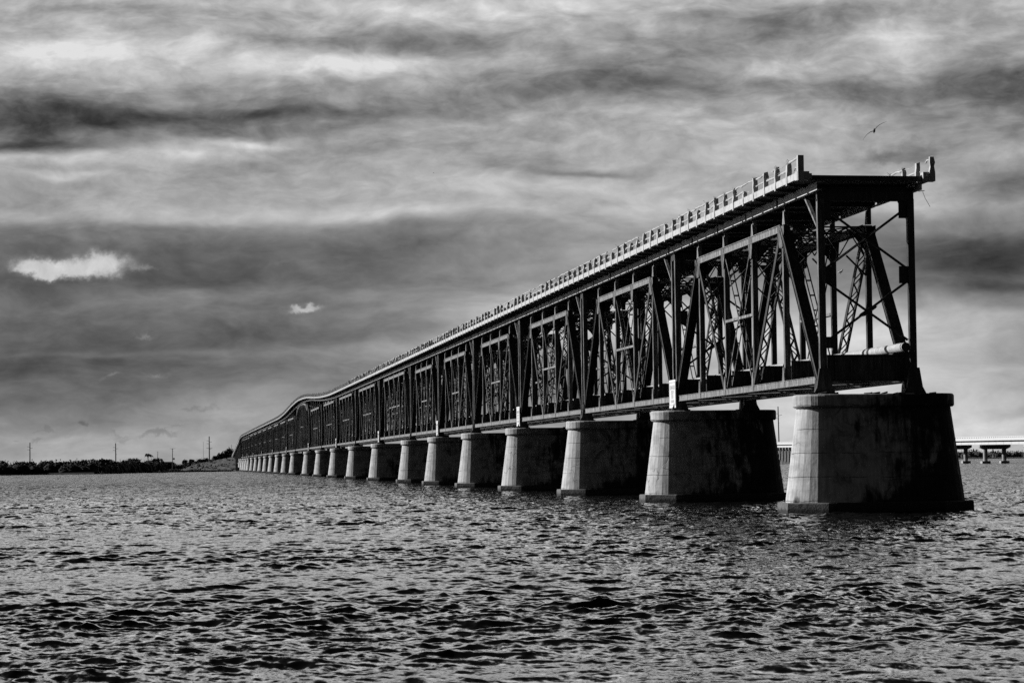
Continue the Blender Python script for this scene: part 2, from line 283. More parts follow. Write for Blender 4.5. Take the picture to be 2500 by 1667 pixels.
# ------------------------------------------------------------------ mesh helpers
class MB:
    def __init__(s): s.v = []; s.f = []
    def quadbox(s, c8):
        k = len(s.v); s.v += [tuple(p) for p in c8]
        for q in ((0,3,2,1),(4,5,6,7),(0,1,5,4),(1,2,6,5),(2,3,7,6),(3,0,4,7)): s.f.append(tuple(k+i for i in q))
        return s
    def box(s, x0, x1, y0, y1, z0, z1):
        return s.quadbox([(x0,y0,z0),(x1,y0,z0),(x1,y1,z0),(x0,y1,z0),(x0,y0,z1),(x1,y0,z1),(x1,y1,z1),(x0,y1,z1)])
    def bar(s, p, q, w, h, side=(1,0,0)):          # w along 'side', h across
        p, q = Vector(p), Vector(q); a = (q-p).normalized(); sd = Vector(side); sd = (sd-a*sd.dot(a)).normalized(); n = a.cross(sd)
        o = [(-w/2,-h/2),(w/2,-h/2),(w/2,h/2),(-w/2,h/2)]
        return s.quadbox([p+sd*i+n*j for i, j in o]+[q+sd*i+n*j for i, j in o])
    def laced(s, p, q, w, h, side=(1,0,0), ch=0.07, step=0.62, faces=(-1,1), lt=0.05):
        p, q = Vector(p), Vector(q); L = (q-p).length; a = (q-p)/L; sd = Vector(side); sd = (sd-a*sd.dot(a)).normalized(); n = a.cross(sd)
        for k in (-1, 1): s.bar(p+sd*k*(w/2-ch/2), q+sd*k*(w/2-ch/2), ch, h, sd)
        N = max(2, int(L/step)); 
        for fc in faces:
            for i in range(N):
                k = 1 if i % 2 else -1
                s.bar(p+a*(L*i/N)+sd*k*(w/2-ch)+n*fc*(h/2-.012), p+a*(L*(i+1)/N)-sd*k*(w/2-ch)+n*fc*(h/2-.012), lt, 0.02, a.cross(n))
        return s
    def tube(s, pts, r, seg=8, cap=True):
        k = len(s.v); pts = [Vector(p) for p in pts]; rs = r if isinstance(r, (list, tuple)) else [r]*len(pts)
        for i, p in enumerate(pts):
            a = (pts[min(i+1, len(pts)-1)]-pts[max(i-1, 0)]).normalized(); u = a.orthogonal().normalized() if abs(a.z) > .9 else a.cross(Vector((0,0,1))).normalized(); w = a.cross(u)
            for j in range(seg):
                t = 2*math.pi*j/seg; s.v.append(tuple(p+(u*math.cos(t)+w*math.sin(t))*rs[i]))
        for i in range(len(pts)-1):
            for j in range(seg): s.f.append((k+i*seg+j, k+i*seg+(j+1) % seg, k+(i+1)*seg+(j+1) % seg, k+(i+1)*seg+j))
        if cap: s.f.append(tuple(k+j for j in range(seg))[::-1]); s.f.append(tuple(k+(len(pts)-1)*seg+j for j in range(seg)))
        return s
    def loft(s, rings, cap=True):
        k = len(s.v); n = len(rings[0])
        for r in rings: s.v += [tuple(p) for p in r]
        for i in range(len(rings)-1):
            for j in range(n): s.f.append((k+i*n+j, k+i*n+(j+1) % n, k+(i+1)*n+(j+1) % n, k+(i+1)*n+j))
        if cap: s.f.append(tuple(k+j for j in range(n))[::-1]); s.f.append(tuple(k+(len(rings)-1)*n+j for j in range(n)))
        return s
    def prism(s, poly, axis, a0, a1):              # polygon in the plane across 'axis'
        def P(u, v, w): return {0: (w, u, v), 1: (u, w, v), 2: (u, v, w)}[axis]
        return s.loft([[P(u, v, a0) for u, v in poly], [P(u, v, a1) for u, v in poly]])
    def rough(s, amt, seed=0):
        r = random.Random(seed); s.v = [(x+r.uniform(-amt, amt), y+r.uniform(-amt, amt), z+r.uniform(-amt, amt)) for x, y, z in s.v]; return s
    def build(s, name, mat, parent=None, smooth=False, label=None):
        me = bpy.data.meshes.new(name); o = bpy.data.objects.new(name, me); off = Vector((0, 0, 0))
        if parent is not None: off = parent['_o']; off = Vector(off)
        me.from_pydata([(x-off.x, y-off.y, z-off.z) for x, y, z in s.v], [], s.f)
        bm = bmesh.new(); bm.from_mesh(me); bmesh.ops.recalc_face_normals(bm, faces=bm.faces); bm.to_mesh(me); bm.free()
        me.materials.append(mat)
        if smooth: me.polygons.foreach_set('use_smooth', [True]*len(me.polygons))
        col.objects.link(o)
        if parent is not None: o.parent = parent; o['_o'] = tuple(off)
        if label: o['label'] = label
        return o
KIDS = {}
def thing(name, label, cat, loc, group=None):
    o = bpy.data.objects.new(name, None); o.empty_display_size = 0.5; col.objects.link(o); o.location = loc
    o['_o'] = tuple(loc); o['label'] = label; o['category'] = cat
    if group: o['group'] = group
    return o
def tag(o, label, cat, group=None):
    o['label'] = label; o['category'] = cat
    if group: o['group'] = group
    return o
def copy_thing(root, loc, label):
    r = root.copy(); col.objects.link(r); r.location = loc; r['label'] = label; r['_o'] = tuple(loc)
    for ch in list(root.children):
        c = ch.copy(); col.objects.link(c); c.parent = r
        for g in list(ch.children):
            d = g.copy(); col.objects.link(d); d.parent = c
    return r
def spot(x, y, D):                                 # a point seen at distance D in that direction from the shore
    return CAM + (FWD + RT2*((x-1250)/F_PX) + UP2*((833.5-y)/F_PX))*D
ORD = ['', 'first','second','third','fourth','fifth','sixth','seventh','eighth','ninth','tenth','eleventh','twelfth','thirteenth','fourteenth','fifteenth','sixteenth','seventeenth','eighteenth','nineteenth','twentieth','twenty-first','twenty-second','twenty-third','twenty-fourth','twenty-fifth','twenty-sixth','twenty-seventh','twenty-eighth','twenty-ninth','thirtieth','thirty-first','thirty-second','thirty-third']

# ------------------------------------------------------------------ sea
def build_sea():
    rng = np.random.RandomState(7)
    th0 = math.atan2(FWD.y, FWD.x)
    fine = np.arange(-0.235, 0.2351, 0.00052)
    coarse = np.concatenate([np.linspace(0.26, 2*math.pi-0.26, 70)])
    th = np.concatenate([fine, coarse]) + th0
    rs = [3.0]
    while rs[-1] < 30000:
        r = rs[-1]
        if r < 28: d = 1.0
        elif r < 170: d = max(0.042, min(0.15, 0.00135*r))
        elif r < 420: d = 0.16 + (r-170)*0.0045
        else: d = r*0.006 if r < 2500 else r*0.05
        rs.append(r+d)
    rs = np.array(rs); nr, nt = len(rs), len(th)
    dr = np.gradient(rs); dth = np.gradient(th); dth[:2] = dth[2]; dth[len(fine)-2:] = np.maximum(dth[len(fine)-2:], .05); dth[len(fine)-2:len(fine)] = dth[5]
    X = (CAM.x + rs[:, None]*np.cos(th)[None]).astype(np.float32); Y = (CAM.y + rs[:, None]*np.sin(th)[None]).astype(np.float32)
    cell = np.maximum(dr[:, None], (rs[:, None]*dth[None])).astype(np.float32)
    Z = np.zeros_like(X); DX = np.zeros_like(X); DY = np.zeros_like(X)
    main = th0 + math.pi + 0.30
    # gusts: patches where the short chop is stronger
    G = np.zeros_like(X)
    for i in range(10):
        L = rng.uniform(14, 60); a = rng.uniform(0, 6.28); G += np.sin((X*math.cos(a)+Y*math.sin(a)*1.6)*6.283/L + rng.uniform(0, 6.28))
    G = 1.0 + 0.30*G/math.sqrt(10)*1.2
    N = 140
    for i in range(N):
        f = (i+rng.rand())/N
        lam = 0.18*(5.5/0.18)**f
        a = main + rng.normal(0, 0.50 if lam > 2 else 0.72)
        slope = 0.037*(1.0 if lam < 0.9 else (0.9/lam)**0.9)*rng.uniform(0.6, 1.4)
        amp = slope*lam/6.283
        k = 6.283/lam; kx, ky = math.cos(a)*k, math.sin(a)*k
        w = np.clip((lam/cell-2.0)/1.5, 0, 1)
        ph = kx*X + ky*Y + np.float32(rng.uniform(0, 6.28))
        if lam < 2.5: w = w*G
        s, c = np.sin(ph), np.cos(ph)
        Z += w*amp*c; q = 0.85
        DX -= q*w*amp*s*math.cos(a); DY -= q*w*amp*s*math.sin(a)
    far = np.clip((rs-30)/10, 0, 1)[:, None]
    X2 = X+DX; Y2 = Y+DY
    verts = np.stack([X2, Y2, Z], -1).reshape(-1, 3)
    verts = np.concatenate([verts, np.array([[CAM.x, CAM.y, 0]], np.float32)])
    i, j = np.meshgrid(np.arange(nr-1), np.arange(nt), indexing='ij'); j2 = (j+1) % nt
    quads = np.stack([i*nt+j, (i+1)*nt+j, (i+1)*nt+j2, i*nt+j2], -1).reshape(-1, 4)
    jc = np.arange(nt); tris = np.stack([np.full(nt, nr*nt), jc, (jc+1) % nt], -1)
    me = bpy.data.meshes.new('sea'); nq, ntri = len(quads), len(tris)
    me.vertices.add(len(verts)); me.vertices.foreach_set('co', verts.astype(np.float32).ravel())
    me.loops.add(nq*4+ntri*3); me.loops.foreach_set('vertex_index', np.concatenate([quads.ravel(), tris.ravel()]).astype(np.int32))
    me.polygons.add(nq+ntri)
    me.polygons.foreach_set('loop_start', np.concatenate([np.arange(nq)*4, nq*4+np.arange(ntri)*3]).astype(np.int32))
    me.polygons.foreach_set('use_smooth', np.ones(nq+ntri, bool))
    me.update(calc_edges=True); me.materials.append(M_SEA)
    o = bpy.data.objects.new('sea', me); col.objects.link(o); o['kind'] = 'structure'
    print('sea verts', len(verts), nr, nt)
build_sea()

# ------------------------------------------------------------------ the old bridge
XC = -0.21                                         # centreline of the trusses; the piers are centred on 0
SPANS = [39.0]*6+[56.7]*5+[75.3]+[56.7]*8+[39.0]*4
PY = [0.0]
for s_ in SPANS: PY.append(PY[-1]+s_)
ARCH = [PY[-1]+24.4*i for i in range(1, 8)]

def stadium(half, rad, z, n=14):
    pts = []; c = half-rad
    for k in range(n+1): a = math.pi/2+math.pi*k/n; pts.append((-c+rad*math.cos(a), rad*math.sin(a), z))
    for k in range(n+1): a = -math.pi/2+math.pi*k/n; pts.append((c+rad*math.cos(a), rad*math.sin(a), z))
    return pts
def octo(hx, hy, cx, cyy, z, dz=None): return [(-hx,-cyy,z),(-cx,-hy,z),(cx,-hy,z),(hx,-cyy,z),(hx,cyy,z),(cx,hy,z),(-cx,hy,z),(-hx,cyy,z)]
def make_pier():
    t = thing('bridge_pier', '', 'pier', (0, 0, -1.5), 'concrete piers of the old bridge')
    b = MB(); rg_ = []
    for k in range(9):
        f = k/8; rg_.append(stadium(4.74+(4.08-4.74)*f, 2.09+(1.43-2.09)*f, 0.55+4.92*f))
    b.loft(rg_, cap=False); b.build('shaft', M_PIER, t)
    c = MB(); c.loft([stadium(4.20, 1.55, 5.44), stadium(4.28, 1.63, 5.52), stadium(4.28, 1.63, 6.02), stadium(4.24, 1.59, 6.09), stadium(4.18, 1.53, 6.12)])
    c.build('cap', M_PIER, t)
    fo = MB(); fo.loft([octo(4.99, 2.36, 3.1, 1.2, -1.5), octo(4.95, 2.30, 3.1, 1.12, 0.50), octo(4.90, 2.25, 3.06, 1.08, 0.55)]); fo.build('footing', M_FOOT, t)
    return t
pier = make_pier()
piers = []
for i, y in enumerate(PY):
    lab = 'stained concrete pier with rounded ends, %s from the open end of the old bridge' % ORD[i+1]
    if i == 0: lab = 'largest and nearest concrete pier, dark with stains, under the cut-off bridge end'; pier['label'] = lab; continue
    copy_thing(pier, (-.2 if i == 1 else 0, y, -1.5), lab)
# rubble on top of the nearest pier cap
rb = MB(); rr = random.Random(3)
for k in range(26):
    x = rr.choice([rr.uniform(1.6, 3.4), rr.uniform(-3.4, -1.9), rr.uniform(-0.5, 2.2)]); y = rr.uniform(-1.3, 0.6); s = rr.uniform(.03, .12)
    rb.bar((x-s*2, y, 6.13), (x+s*2, y+rr.uniform(-.1, .1), 6.13+rr.uniform(0, .1)), s, s)
tag(rb.build('debris', M_STEEL), 'flakes of rust and scrap iron lying on the nearest pier cap', 'debris')

def truss_span(name, L, n, ztop, zlow=6.93, camel=None):
    """one through truss of length L with n panels, standing on its piers"""
    y0, y1 = 0.55, L-0.55; p = (y1-y0)/n
    t = thing(name, '', 'truss', (XC, 0, 6.12), 'steel truss spans of the old bridge')
    zt = [ztop]*(n+1) if camel is None else camel
    up = [Vector((0, y0+p*i, zt[i])) for i in range(n+1)]; lo = [Vector((0, y0+p*i, zlow)) for i in range(n+1)]
    for sx in (-1, 1):
        cx = XC+sx*2.35; S = Vector((cx, 0, 0))
        c = MB()
        for i in range(1, n-1):
            a, b_ = up[i]+S, up[i+1]+S; nn = Vector((0, 0, 1))
            c.bar(a+nn*.17, b_+nn*.17, .54, .025); c.bar(a-Vector((.23,0,0)), b_-Vector((.23,0,0)), .03, .36); c.bar(a+Vector((.23,0,0)), b_+Vector((.23,0,0)), .03, .36)
            m_ = max(2, int(p/0.55)); 
            for k in range(m_): 
                f0, f1 = k/m_, (k+1)/m_; g = -.23 if k % 2 else .23
                c.bar(a.lerp(b_, f0)+Vector((g, 0, -.17)), a.lerp(b_, f1)+Vector((-g, 0, -.17)), .05, .02)
            c.bar(a+Vector((-.27,0,.20)), b_+Vector((-.27,0,.20)), .05, .04); c.bar(a+Vector((-.265,0,-.18)), b_+Vector((-.265,0,-.18)), .04, .03)
        c.build('top_chord', M_CHORD if sx < 0 else M_STEEL, t)  # left chord toned as sunlit, right one as shaded
        c = MB()
        for i in range(n):
            a, b_ = lo[i]+S, lo[i+1]+S
            for g in (-.21, .21): c.bar(a+Vector((g,0,0)), b_+Vector((g,0,0)), .035, .36)
            c.bar(a+Vector((-.235,0,.17)), b_+Vector((-.235,0,.17)), .05, .03); c.bar(a+Vector((-.235,0,-.17)), b_+Vector((-.235,0,-.17)), .05, .03)
            for k in range(int(p/0.9)): c.bar(a.lerp(b_, (k+.1)/int(p/.9))+Vector((-.2,0,-.17)), a.lerp(b_, (k+.9)/int(p/.9))+Vector((.2,0,-.17)), .06, .02)
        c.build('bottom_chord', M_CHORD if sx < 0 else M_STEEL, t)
        for a, b_ in ((lo[0], up[1]), (lo[n], up[n-1])):
            c = MB(); a, b_ = a+S, b_+S; ax = (b_-a).normalized()
            for g in (-.24, .24): c.bar(a+Vector((g,0,0)), b_+Vector((g,0,0)), .04, .36)
            nrm = Vector((0, -ax.z, ax.y)) if ax.y > 0 else Vector((0, ax.z, -ax.y))
            c.bar(a+nrm*.185, b_+nrm*.185, .56, .022); c.bar(a+nrm*.17+Vector((-.27,0,0)), b_+nrm*.17+Vector((-.27,0,0)), .06, .05)
            c.bar(a-nrm*.17+Vector((-.27,0,0)), b_-nrm*.17+Vector((-.27,0,0)), .06, .05)
            c.build('end_post', M_STEEL, t)
        for i in range(1, n):
            c = MB(); a, b_ = lo[i]+S, up[i]+S
            c.bar(a, b_, .30, .26); c.bar(a+Vector((-.155,0,0)), b_+Vector((-.155,0,0)), .02, .30)
            c.build('vertical_post', M_VERT if sx < 0 else M_STEEL, t)  # sunlit tone on the left posts, shaded tone on the right
            g = MB(); g.prism([(y0+p*i-.28, zlow-.17), (y0+p*i+.28, zlow-.17), (y0+p*i+.2, zlow+.45), (y0+p*i+.07, zlow+.95), (y0+p*i-.07, zlow+.95), (y0+p*i-.2, zlow+.45)], 0, cx-.262, cx-.236)
            g.build('gusset_plate', M_CHORD, t)
        for i in range(1, n):
            y_, z_ = up[i].y, up[i].z; big = .75 if i in (1, n-1) else .5
            g = MB()
            for xx in (cx-.262, cx+.236): g.prism([(y_-big, z_-.2), (y_-big, z_+.12), (y_+big, z_+.12), (y_+big, z_-.2), (y_+big*.45, z_-1.05), (y_-big*.45, z_-1.05)], 0, xx, xx+.024)
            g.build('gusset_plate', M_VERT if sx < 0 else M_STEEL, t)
        mid = n//2
        for i in range(1, n-1):
            if n % 2 and i == mid: pairs = []
            elif i < n/2: pairs = [(i, i+1)]
            else: pairs = [(i+1, i)]
            for a_, b_ in pairs:
                c = MB(); c.laced(up[a_]+S, lo[b_]+S, .50, .34, lt=.07); c.build('diagonal', M_STEEL, t)
            if (n % 2 and i == mid) or (n % 2 == 0 and i in (mid-1, mid)):
                for a_, b_ in ((i, i+1), (i+1, i)):
                    c = MB(); A, B = up[a_]+S, lo[b_]+S
                    if n % 2 == 0 and abs(a_-mid) > 0 and b_ == mid: continue
                    for g in (-.15, .15): c.bar(A+Vector((g,0,0)), B+Vector((g,0,0)), .05, .10)
                    for k in range(1, 9): q = A.lerp(B, k/9); c.bar(q-Vector((.15,0,0)), q+Vector((.15,0,0)), .10, .03, (0,0,1))
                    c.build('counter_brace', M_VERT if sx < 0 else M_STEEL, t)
                c = MB(); zm = (zlow+up[i].z)/2; c.laced(Vector((cx, up[i].y, zm)), Vector((cx, up[i+1].y, zm)), .34, .16, step=.45); c.build('mid_strut', M_CHORD, t)
        for yy in (y0, y1):
            s_ = MB(); s_.prism([(yy-.42, 6.12), (yy+.42, 6.12), (yy+.16, zlow+.02), (yy-.16, zlow+.02)], 0, cx-.36, cx+.36); s_.box(cx-.6, cx+.6, yy-.40, yy+.40, 6.12, 6.2)
            s_.build('bearing_shoe', M_STEEL, t)
    # floor beams, stringers, laterals
    for i in range(n+1):
        y = lo[i].y; c = MB(); x0, x1 = XC-2.13, XC+2.13
        c.box(x0, x1, y-.015, y+.015, 6.84, 8.2); c.box(x0, x1, y-.17, y+.17, 8.18, 8.225); c.box(x0, x1, y-.17, y+.17, 6.82, 6.86)
        for xx in (x0+.5, XC-.8, XC+.95, x1-.5): c.box(xx-.05, xx+.05, y-.1, y+.1, 6.86, 8.18)
        for xx in (x0+.02, x1-.1): c.box(xx, xx+.08, y-.12, y+.12, 6.86, 8.18)
        c.build('floor_beam', M_STEEL, t)
    c = MB()
    for xx in (XC-.8, XC+.95): c.box(xx-.012, xx+.012, y0, y1, 7.35, 7.95); c.box(xx-.12, xx+.12, y0, y1, 7.94, 7.97); c.box(xx-.12, xx+.12, y0, y1, 7.33, 7.36)
    c.build('stringer', M_STEEL, t)
    c = MB()
    for i in range(n):
        for k in (-1, 1): c.bar((XC+k*2.2, lo[i].y, 6.80), (XC-k*2.2, lo[i+1].y, 6.80-.04*k), .14, .05)
    c.build('bottom_lateral', M_STEEL, t)
    c = MB()
    for i in range(1, n-1):
        for k in (-1, 1): c.laced(Vector((XC+k*2.2, up[i].y, up[i].z+.05*k)), Vector((XC-k*2.2, up[i+1].y, up[i+1].z+.05*k)), .26, .16, (0,0,1), .05, .5)
    c.build('top_lateral', M_STEEL, t)
    for i in range(1, n):
        y, z = up[i].y, up[i].z; c = MB()
        c.laced(Vector((XC-2.15, y, z-.10)), Vector((XC+2.15, y, z-.10)), .46, .22, (0,0,1), .07, .34)
        dpt = 1.5 if i in (1, n-1) else 1.05
        c.bar((XC-2.1, y, z-dpt), (XC+2.1, y, z-dpt), .1, .12)
        m_ = 6
        for k in range(m_):
            xa, xb = XC-2.1+4.2*k/m_, XC-2.1+4.2*(k+1)/m_
            c.bar((xa, y, z-.33 if k % 2 else z-dpt), (xb, y, z-dpt if k % 2 else z-.33), .07, .06, (0,1,0))
        for k in (-1, 1): c.bar((XC+k*2.2, y, z-dpt-1.1), (XC+k*1.1, y, z-dpt), .12, .08, (0,1,0)); c.prism([(XC+k*2.25, z-.3), (XC+k*1.45, z-.3), (XC+k*2.25, z-1.35)], 1, y-.012, y+.012)
        c.build('sway_frame', M_STEEL, t)
    return t

spanA = truss_span('truss_span', 39.0, 5, 15.55)
spanB = truss_span('truss_span', 56.7, 6, 16.18)
cz = [6.93, 16.7, 18.2, 18.72, 18.9, 18.95, 18.9, 18.72, 18.2, 16.7, 6.93]
spanC = truss_span('truss_span', 75.3, 10, 18.9, camel=cz)
fa = fb = True
for i, L in enumerate(SPANS):
    if L == 39.0: src = spanA
    elif L == 56.7: src = spanB
    else: src = spanC
    kind = {39.0: 'short', 56.7: 'long', 75.3: 'arched'}[L]
    lab = '%s rusted steel truss span, %s from the open end of the bridge' % (kind, ORD[i+1])
    if i == 0: lab = 'nearest rusted steel truss span, ending open over the largest pier'
    if L == 75.3: lab = 'arched camelback truss span below the hump of the roadway'
    if src['label'] == '': src['label'] = lab; src.location = (XC, PY[i], 6.12)
    else: copy_thing(src, (XC, PY[i], 6.12), lab)

# ---- road deck carried over the trusses
prof = [(-5,0),(400,0),(413,.06),(436,.36),(451,.62),(480,1.35),(498,1.9),(520,2.25),(545,2.42),(559,2.3),(585,1.85),(613,1.15),(640,.5),(677,.06),(700,0),(1000,-.15),(1136,-.25),(1160,-.5),(1184,-1.15),(1255,-4.2),(1376,-9.7),(1420,-11)]
pxs = np.arange(-20, 1420, 2.0); pzs = np.interp(pxs, [a for a, _ in prof], [b_ for _, b_ in prof]); ker = np.ones(9)/9
pzs = np.convolve(np.pad(pzs, 4, mode='edge'), ker, 'valid')
def dz(y): return float(np.interp(y, pxs, pzs))
def post_mesh(x0, x1, y, zb, ht, rnd, decay=1.0):
    b = MB(); w = .27; nseg = 5; rings = []
    low = rnd.random() < .25*decay
    for k in range(nseg+1):
        f = k/nseg; j = .035*decay*(0.3+f*1.5)
        sh = 0 if f < .9 else -.05*decay
        rings.append([(x0-sh*.6+rnd.uniform(-j*.3, j), y-w/2-sh*.6+rnd.uniform(-j*.3, j), zb+ht*f), (x1+sh*.6-rnd.uniform(-j*.3, j), y-w/2-sh*.6+rnd.uniform(-j*.3, j), zb+ht*f+rnd.uniform(-j, j)),
                      (x1+sh*.6-rnd.uniform(-j*.3, j), y+w/2+sh*.6-rnd.uniform(-j*.3, j), zb+ht*f+rnd.uniform(-j, j)), (x0-sh*.6+rnd.uniform(-j*.3, j), y+w/2+sh*.6-rnd.uniform(-j*.3, j), zb+ht*f)])
    b.loft(rings)
    if decay > .5 and rnd.random() < .5:
        for q in range(2): b.tube([(x0+.06+.1*q, y, zb+ht*.7), (x0+.03+.12*q, y+.02, zb+ht+.05), (x0+.1*q+rnd.uniform(-.1, .15), y+rnd.uniform(-.1, .1), zb+ht+rnd.uniform(.03, .14))], .012, 5)
    return b
def rail_mesh(x, ya, yb, zoff, rnd, step, far):
    b = MB(); y = ya
    while y < yb-.3:
        y2 = min(y+step, yb)
        if far or rnd.random() > .20:
            full = rnd.random() < .75 or far
            e = y2 if full else y+(y2-y)*rnd.uniform(.35, .8)
            m_ = 4; pts = []; rad = []
            for k in range(m_+1):
                yy = y+(e-y)*k/m_; pts.append((x+rnd.uniform(-.02, .02), yy, 17.3+dz(yy)+zoff+rnd.uniform(-.03, .03)-(0 if full else .12*k/m_*rnd.random()))); rad.append(.052*rnd.uniform(.6, 1.2))
            b.tube(pts, rad, 6)
            if rnd.random() < .4 and not far: b.tube([(x-.02, y, 17.3+dz(y)+zoff+.09), (x, (y+y2)/2, 17.3+dz(y)+zoff+.12), (x-.03, y2, 17.3+dz(y2)+zoff+.08)], .012, 4)
        else: b.tube([(x, y, 17.3+dz(y)+zoff), (x+.03, (y+y2)/2, 17.3+dz(y)+zoff-rnd.uniform(.02, .2)), (x, y2, 17.3+dz(y2)+zoff)], .014, 4)
        y = y2
    return b
def strip(b, x0, x1, z0, z1, ys, skew=0.0):                  # long prism following the deck's profile
    k = lambda x, y: y+(skew*(x+3.9) if y == ys[0] else 0)
    b.loft([[(x0, k(x0, y), z0+dz(y)), (x1, k(x1, y), z0+dz(y)), (x1, k(x1, y), z1+dz(y)), (x0, k(x0, y), z1+dz(y))] for y in ys]); return b
def deck_section(i, ya, yb, npan, near, chordtop):
    rnd = random.Random(100+i)
    lab = 'roadway section with white balustrade over the %s truss span from the open end' % ORD[i+1]
    if i == 0: lab = 'nearest roadway section, cut off square above the largest pier'
    t = thing('road_deck', lab, 'road deck', (-.38, ya, 16.7+dz(ya)), 'roadway sections along the top of the old bridge')
    y0 = -1.0 if i == 0 else ya+.02; y1 = yb-.02
    n = max(2, int(round((y1-y0)/4.0))); ys = [y0+(y1-y0)*k/n for k in range(n+1)]
    npost = int(round((yb-ya)/2.6)); step = (yb-ya)/npost
    sk = .07 if i == 0 else 0.0
    s = MB(); strip(s, -3.82, 3.06, 17.25, 17.50, ys, sk); strip(s, -3.82, -3.45, 17.50, 17.56, ys, sk); strip(s, 2.69, 3.06, 17.50, 17.56, ys, sk)
    for k in range(npost):
        y = ya+step*(k+.5)
        z = dz(y); s.prism([(-3.98, 17.25+z), (3.2, 17.25+z), (3.2, 17.17+z), (2.9, 17.10+z), (-3.6, 17.10+z), (-3.98, 17.17+z)], 1, y-.16, y+.16)
    s.build('deck_slab', M_ASPH if not near else M_ASPH, t)
    for x0, x1 in ((-4.09, -3.825), (3.065, 3.32)):
        e = MB(); strip(e, x0, x1, 17.29, 17.64, ys, sk); e.build('edge_beam', M_PARA, t)
    for x0 in (-3.07, 2.3):
        for k in range(npan):
            a, b_ = ya+(yb-ya)*k/npan+.22, ya+(yb-ya)*(k+1)/npan-.22
            if i == 0 and k == 0: a = -1.0
            g = MB(); m_ = [a, (a+b_)/2, b_]; xa = x0
            o_ = 0.0 if x0 < 0 else .24; strip(g, xa+o_+.003, xa+o_+.018, 16.765, 17.12, m_); strip(g, xa+.002, xa+.26, 16.73, 16.765, m_); strip(g, xa, xa+.26, 17.12, 17.155, m_)
            g.build('girder', M_GIRD, t)
    for k in range(npan):
        y = ya+(yb-ya)*k/npan
        if k == 0: y = ya+.25
        z = dz(y); c = MB(); c.box(-3.0, 2.5, y-.02, y+.02, 16.76+z, 17.0+z); c.box(-3.0, 2.5, y-.15, y+.15, 16.72+z, 16.76+z); c.box(-3.0, 2.5, y-.14, y+.14, 16.9+z, 16.925+z)
        c.build('cross_beam', M_STEEL, t)
        if k > 0:
            for sx in (-1, 1):
                x = XC+sx*2.35; q = MB(); zt_ = 16.72+z; zb_ = chordtop(y)
                if zt_-zb_ > .05:
                    q.box(x-.1, x+.1, y-.1, y+.1, zb_, zt_)
                q.prism([(y-.3, zb_), (y+.3, zb_), (y+.08, zb_+.75), (y-.08, zb_+.75)], 0, x-.17, x-.14); q.build('support_post', M_CHORD, t)
    for sd, (x0, x1) in enumerate(((-4.13, -3.84), (3.07, 3.34))):
        if near:
            for k in range(npost):
                y = ya+step*(k+.5)
                if i == 0 and sd == 1:
                    if k == 0: continue
                    y = 1.9+step*(k-1)
                ht = rnd.choice([1.27, 1.27, 1.25, 1.18, 1.05]) if rnd.random() < .9 else .8
                if i == 0 and k < 4: ht = 1.28
                post_mesh(x0, x1, y, 17.18+dz(y), ht, rnd).build('railing_post', M_PARA, t)
            for zo in (.70, 1.11): rail_mesh((x0+x1)/2+.03, ya+step*.5-((2.2 if sd == 0 else 1.8) if i == 0 else step), yb-step*.5, zo, rnd, step, False).build('rail', M_PARA, t)
            if i == 0:
                ye = -1.18 if sd == 0 else -.70
                e = post_mesh(x0-(.0 if sd == 0 else .02), x1+(.03 if sd == 0 else .0), ye, 17.2, 1.30, random.Random(4+sd), .05 if sd == 0 else 1.1)
                if sd == 0: e.box(x0-.02, x1+.35, ye+.02, ye+.45, 17.22, 17.68); e.box(x1+.3, x1+.5, ye+.08, ye+.4, 17.3, 17.58)
                else: e.box(x0-.35, x1+.04, ye-.02, ye+.5, 17.22, 17.70)
                e.build('end_post', M_PARA, t)
        else:
            p_ = MB()
            for k in range(npost):
                y = ya+step*(k+.5); w = .26; z = dz(y); h = rnd.choice([1.2, 1.22, 1.15])
                p_.box(x0, x1, y-w/2, y+w/2, 17.18+z, 17.18+z+h)
            p_.build('railing_post_row', M_PARA, t)
            for zo in (.68, 1.0): rail_mesh((x0+x1)/2, ya, yb, zo, rnd, step*2, True).build('rail', M_PARA, t)
    return t
for i, L in enumerate(SPANS):
    n = {39.0: 5, 56.7: 6, 75.3: 10}[L]
    if L == 75.3:
        ct = lambda y, a=PY[i], L=L: float(np.interp((y-a)/L*10, range(11), cz))+.2
    else: ct = lambda y, z={39.0: 15.75, 56.7: 16.38}[L]: z
    deck_section(i, PY[i], PY[i+1], n, i < 8, ct)
